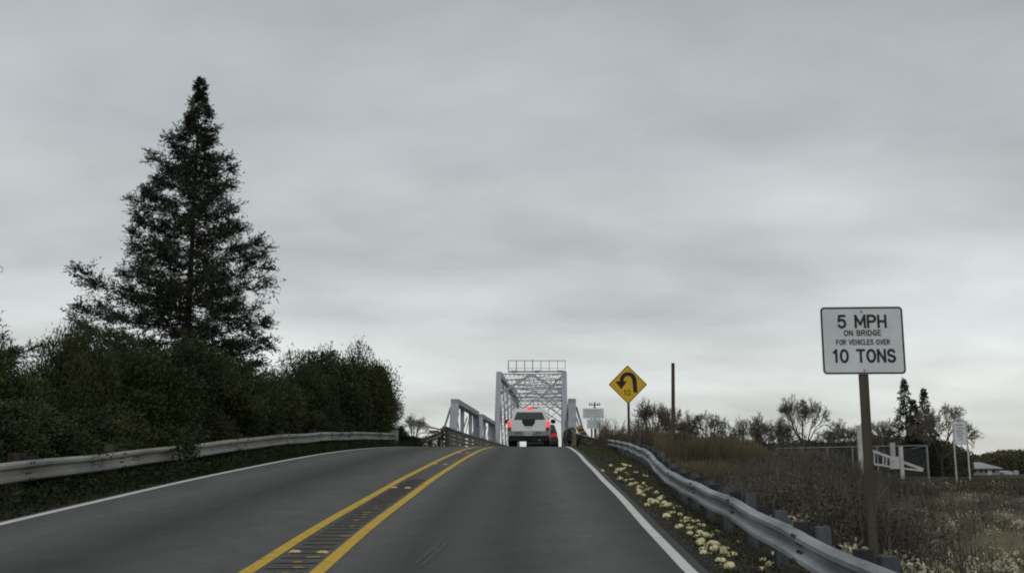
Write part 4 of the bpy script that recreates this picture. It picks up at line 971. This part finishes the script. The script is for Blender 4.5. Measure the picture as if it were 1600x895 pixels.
PC = [(px, x, y, random.uniform(.35, 1.0)) for px, x, y in spots(26, (1180, 1430), (17, 46)) + spots(60, (1400, 1640), (16, 60))]
_p = W(1262, 782, 27); PC.append((1262, _p[0], 27, 1.0))
def clear(x, y): return not any(abs(x - a) < r_ * 1.0 and -r_ * 2.2 < y - b < r_ for _, a, b, r_ in PC)
def dens(px, y, x): return clear(x, y) and float(vnoise(x, y, 3.1, 8)) * 1.2 + .5 + random.uniform(-.2, .2) < np.interp(px, [1050, 1150, 1300, 1450, 1620], [1.2, 1.05, .8, .58, .45]) 
P_, H_ = fit(spots(430, (1060, 1640), (15, 42), dens), .4, 1.8, lambda p: env(p) + 14); stems('near_brush', P_, H_, 14, .7, .009, M['twig2'], .45, label='tangled leafless grey brush filling the slope behind the right guardrail')
P_, H_ = fit(spots(900, (1090, 1640), (40, 78), lambda px, y, x: (px < 1330 or y > 48) and clear(x, y) and float(vnoise(x, y, 6, 5)) + .5 < np.interp(px, [1090, 1350, 1640], [1.1, .85, .5])), .5, 2.8, env); stems('far_brush', P_, H_, 12, 1.0, .014, M['twig2'], .45, label='leafless grey brush in front of the yard fence')
def brush_leaves(name, P, Hh, n, size, mt, lb_):
    P = np.array(P); Hh = np.array(Hh); k = RNG.integers(0, len(P), n); q = P[k] + RNG.normal(size=(n, 3)) * [.35, .35, 0]; q[:, 2] += RNG.uniform(0, .9, n) * Hh[k]
    V, F = leaves(q, size, .5); tag(link(name, npmesh(name, V, F, mt)), lb_, 'plants', kind='stuff')
brush_leaves('brush_foliage', P_, H_, 60000, .10, M['brown'], 'sparse brown leaves clinging to the far brush')
P_, H_ = fit(spots(420, (1060, 1460), (15, 42), lambda px, y, x: clear(x, y)), .4, 1.7, lambda p: env(p) + 25); brush_leaves('low_foliage', P_, H_, 52000, .06, M['brown'], 'dark brown and olive leaves low in the near brush')
# golden reed bed
P_, H_ = fit(spots(1500, (1028, 1215), (43, 54), lambda px, y, x: True), .8, 2.4, lambda p: np.interp(p, [1028, 1060, 1120, 1170, 1215], [676, 684, 676, 684, 708]), .2); stems('reed_bed', P_, H_, 11, .35, .012, M['reed'], .10, False, label='golden brown reed bed behind the bare post')
P_, H_ = fit(spots(700, (1030, 1230), (30, 43), lambda px, y, x: True), .5, 1.6, lambda p: 712 + 10 * random.random(), .2); stems('front_reeds', P_, H_, 10, .35, .009, M['reed'], .16, False, label='shorter dry reeds on the slope below the reed bed')
P_, H_ = fit(spots(160, (938, 1035), (51, 56)), .5, 2.8, lambda p: random.choice((650, 665, 675)), .2); stems('tall_canes', P_, H_, 7, .25, .011, M['reed'], .16, True, label='tall wispy dry canes around the yellow sign post')
P_, H_ = fit(spots(260, (935, 1035), (50, 57)), .5, 2.0, lambda p: random.choice((676, 682, 690)), .2); stems('cane_thicket', P_, H_, 10, .3, .010, M['twig2'], .25, True, label='brown thicket below the yellow sign')
# pale grass tussocks lower right
sp_ = [(px, x + random.gauss(0, r_ * .5), y + random.gauss(0, r_ * .5)) for px, x, y, r_ in PC for _ in range(int(10 + 22 * r_))]
P_, H_ = fit([q for q in sp_ if q[1] > float(XG(q[2])) + .8], .22, .60, lambda p: 500); stems('pale_grass', P_, H_, 22, .30, .006, M['straw'], .7, False, label='pale dry grass tussocks on the lower right bank')
P_, H_ = fit(spots(420, (1180, 1640), (14, 56)), .15, .42, lambda p: 560); brush_leaves('bank_scrub', P_, H_, 42000, .07, M['brown'], 'low dark scrub covering the lower right bank')
C_ = [(x, y, float(H(x, y))) for px, x, y in spots(70, (1180, 1420), (14, 44)) + spots(120, (1380, 1640), (14, 60))]
C_ += [(_p[0] + random.gauss(0, .5), 27 + random.gauss(0, .5), float(H(_p[0], 27)) + .25) for _ in range(14)]
C_ = np.array(C_); n_ = 110; sz = RNG.uniform(.5, 1.5, len(C_)) ** 1.3
P_ = np.repeat(C_, n_, 0) + RNG.normal(size=(len(C_) * n_, 3)) * [.13, .13, .07] * np.repeat(sz, n_)[:, None] + [0, 0, .30]
tag(link('pale_clumps', npmesh('pale_clumps', *leaves(P_, .09, .6), M['cream'])), 'pale cream dry clumps scattered over the lower right bank', 'plants', kind='stuff')
# verge weeds
scatter_leaves('verge_weeds', 26000, lambda y, n: XR(y) + .35 + RNG.uniform(0, 1, n) ** .7 * 2.6, lambda n: 6 + 44 * RNG.uniform(0, 1, n) ** 1.4, .075, .06, M['weed'], .35, 1.0, label='low brown weeds on the verge right of the white line')
for nm_, xa, xb in (('levee_weeds', -14, -3.7), ('levee_weeds', 3.4, 9)):
    n_ = 14000; y_ = RNG.uniform(50, 59, n_); x_ = RNG.uniform(xa, xb, n_); P_ = np.stack([x_, y_, H(x_, y_) + RNG.uniform(0, 1, n_) ** 1.3 * .42], -1)
    tag(link(nm_, npmesh(nm_, *leaves(P_, .10, .3, 1.0), M['brown'])), 'brown weeds on the levee left of the bridge head' if xa < 0 else 'brown weeds on the levee right of the bridge head', 'plants', kind='stuff')
p = hit(936, 713); scatter_leaves('green_weeds', 1500, lambda y, n: p.x + .15 + RNG.normal(size=n) * .35, lambda n: p.y + RNG.normal(size=n) * 1.4, .12, .06, M['green'], .25, 1.2, label='bright green weed patch on the verge near the crest')
scatter_leaves('verge_gravel', 9000, lambda y, n: XR(y) + .30 + RNG.uniform(0, 1, n) ** 1.4 * 2.0, lambda n: RNG.uniform(6, 46, n), .015, .02, M['ridge'], .9, .2)
# far woods
def woods(name, n, pxr, yr_, tops, size, mt, lb_):
    px = RNG.uniform(*pxr, n); y = RNG.uniform(*yr_, n); x = (px - 800) / 1600 * y * .985; tz_ = (720 - np.interp(px, *tops)) / 1600 * .97 * y + vnoise(x, y, 7, 2) * 2.2
    z = H(x, y) + RNG.uniform(0, 1, n) ** .8 * np.maximum(tz_ - H(x, y), .3); V, F = leaves(np.stack([x, y, z], -1), size, .6); tag(link(name, npmesh(name, V, F, mt)), lb_, 'woods', kind='stuff')
woods('far_woods', 110000, (1500, 1900), (255, 290), ([1500, 1520, 1545, 1560, 1600, 1900], [730, 722, 712, 708, 708, 704]), .45, M['farwood'], 'olive brown far woods behind the low house')
woods('far_thicket', 90000, (930, 1520), (180, 200), ([930, 1000, 1100, 1220, 1300, 1380, 1480, 1520], [694, 694, 694, 694, 690, 680, 690, 716]), .4, M['farwood'], 'brown thicket under the bare trees across the river')
woods('distant_treeline', 50000, (-900, 2600), (560, 600), ([-900, 2600], [714, 714]), 2.2, M['farwood'], 'low treeline on the horizon')

# ------------------------------------------------------------------ pale yellow mushrooms on the verge
def mush(seed):
    g = np.random.default_rng(seed); m = MB(); n = 14; rings = []
    for r, z in ((.016, -.03), (.018, .02), (.020, .034), (.060, .040), (.066, .052), (.062, .074), (.045, .094), (.022, .104), (.003, .107)):
        rings.append([(r * math.cos(2 * math.pi * i / n) * (1 + .10 * math.sin(3 * i + seed) * (r > .03)), r * math.sin(2 * math.pi * i / n) * (1 + .10 * math.cos(2 * i + seed) * (r > .03)), z + .006 * math.sin(i * 1.7 + seed) * (r > .03)) for i in range(n)])
    m.loft(rings); return m.mesh('mushroom', M['mush'], smooth=True)
MM_ = [mush(i) for i in range(4)]
spots_ = [(285, 250), (265, 285), (300, 300), (235, 300), (365, 298), (262, 342), (322, 343), (325, 375), (375, 388), (428, 402), (380, 428), (475, 425), (512, 455), (443, 470), (442, 490), (480, 490), (528, 492), (560, 500), (590, 508), (423, 322), (543, 573), (620, 560), (620, 632), (725, 595), (733, 615), (702, 632), (680, 668), (735, 665), (752, 687), (795, 687), (750, 725), (758, 770), (815, 745), (805, 772), (875, 768), (878, 790), (935, 800), (862, 840), (840, 655), (975, 715), (920, 880), (1110, 832), (1152, 860), (1190, 795), (355, 365), (405, 372), (400, 410), (580, 540), (640, 600), (665, 585), (298, 262), (273, 245), (325, 265), (290, 272), (248, 290), (310, 315), (296, 350), (345, 372), (368, 412), (500, 468), (545, 505), (575, 512), (460, 482), (770, 690), (740, 735), (830, 770), (1180, 850), (205, 258), (155, 290)]
BIG = {20: .95, 32: 1.25, 33: .9, 36: .85, 41: .85, 42: .95, 40: .9, 12: 1.05, 10: 1.05, 22: .9}
LBL = {36: 'large pale yellow mushroom cap alone left of a guardrail post near the bottom edge', 32: 'widest pale yellow mushroom cap of the lower clump by the guardrail', 40: 'whitish mushroom cap lowest on the verge, nearest the white line', 41: 'pale mushroom cap under the guardrail, left one of the lowest pair', 42: 'pale mushroom cap under the guardrail, right one of the lowest pair', 39: 'pale mushroom behind the guardrail post, right of the lower clump', 20: 'round pale yellow mushroom alone on the white line side in mid verge', 19: 'small mushroom farthest right in the upper verge cluster', 4: 'pale mushroom right of the upper verge cluster', 67: 'tiny pale mushroom left of the upper cluster, highest up the verge', 68: 'tiny pale mushroom beside the white line, left of all clusters'}
sat = []
for i, (u, v_) in enumerate(spots_):
    if v_ > 240 and u > 220 and i not in (36, 20, 39) and random.random() < .62:
        k = v_ / 500; sat.append((u + random.choice((-1, 1)) * random.uniform(16, 30) * k, v_ + random.uniform(-12, 14) * k))
nb_ = len(spots_); spots_ += sat
for i, (u, v_) in enumerate(spots_):
    p = hit(900 + u / 3.81, 660 + v_ / 3.81 + 1.0); o = link('mushroom', MM_[i % 4]); s = BIG.get(i, random.uniform(.62, 1.02) if i < nb_ else random.uniform(.5, .8)) * 1.0
    o.location = (p.x, p.y, p.z - .012); o.scale = (s, s, s * random.uniform(.8, 1.05)); o.rotation_euler = (random.uniform(-.25, .25), random.uniform(-.25, .25), random.uniform(0, 6))
    b3 = ('upper', 0, 360) if v_ < 360 else ('middle', 360, 560) if v_ < 560 else ('lower', 560, 895)
    f3 = {'upper': (235, 355), 'middle': (360, 545), 'lower': (560, 850)}[b3[0]]; q_ = ('top', 'centre', 'bottom')[min(2, max(0, int(3 * (v_ - f3[0]) / (f3[1] - f3[0]))))]
    side_ = 'line' if p.x - float(XR(p.y)) < (.62 if b3[0] == 'upper' else .60) else 'rail'
    tag(o, LBL.get(i, ('pale yellow mushroom, ' if i < nb_ else 'small pale mushroom beside bigger one, ') + f'{q_} of the {b3[0]} verge cluster, ' + ('nearer the white line' if side_ == 'line' else 'nearer the guardrail')), 'mushroom', 'pale yellow mushrooms on the right verge')
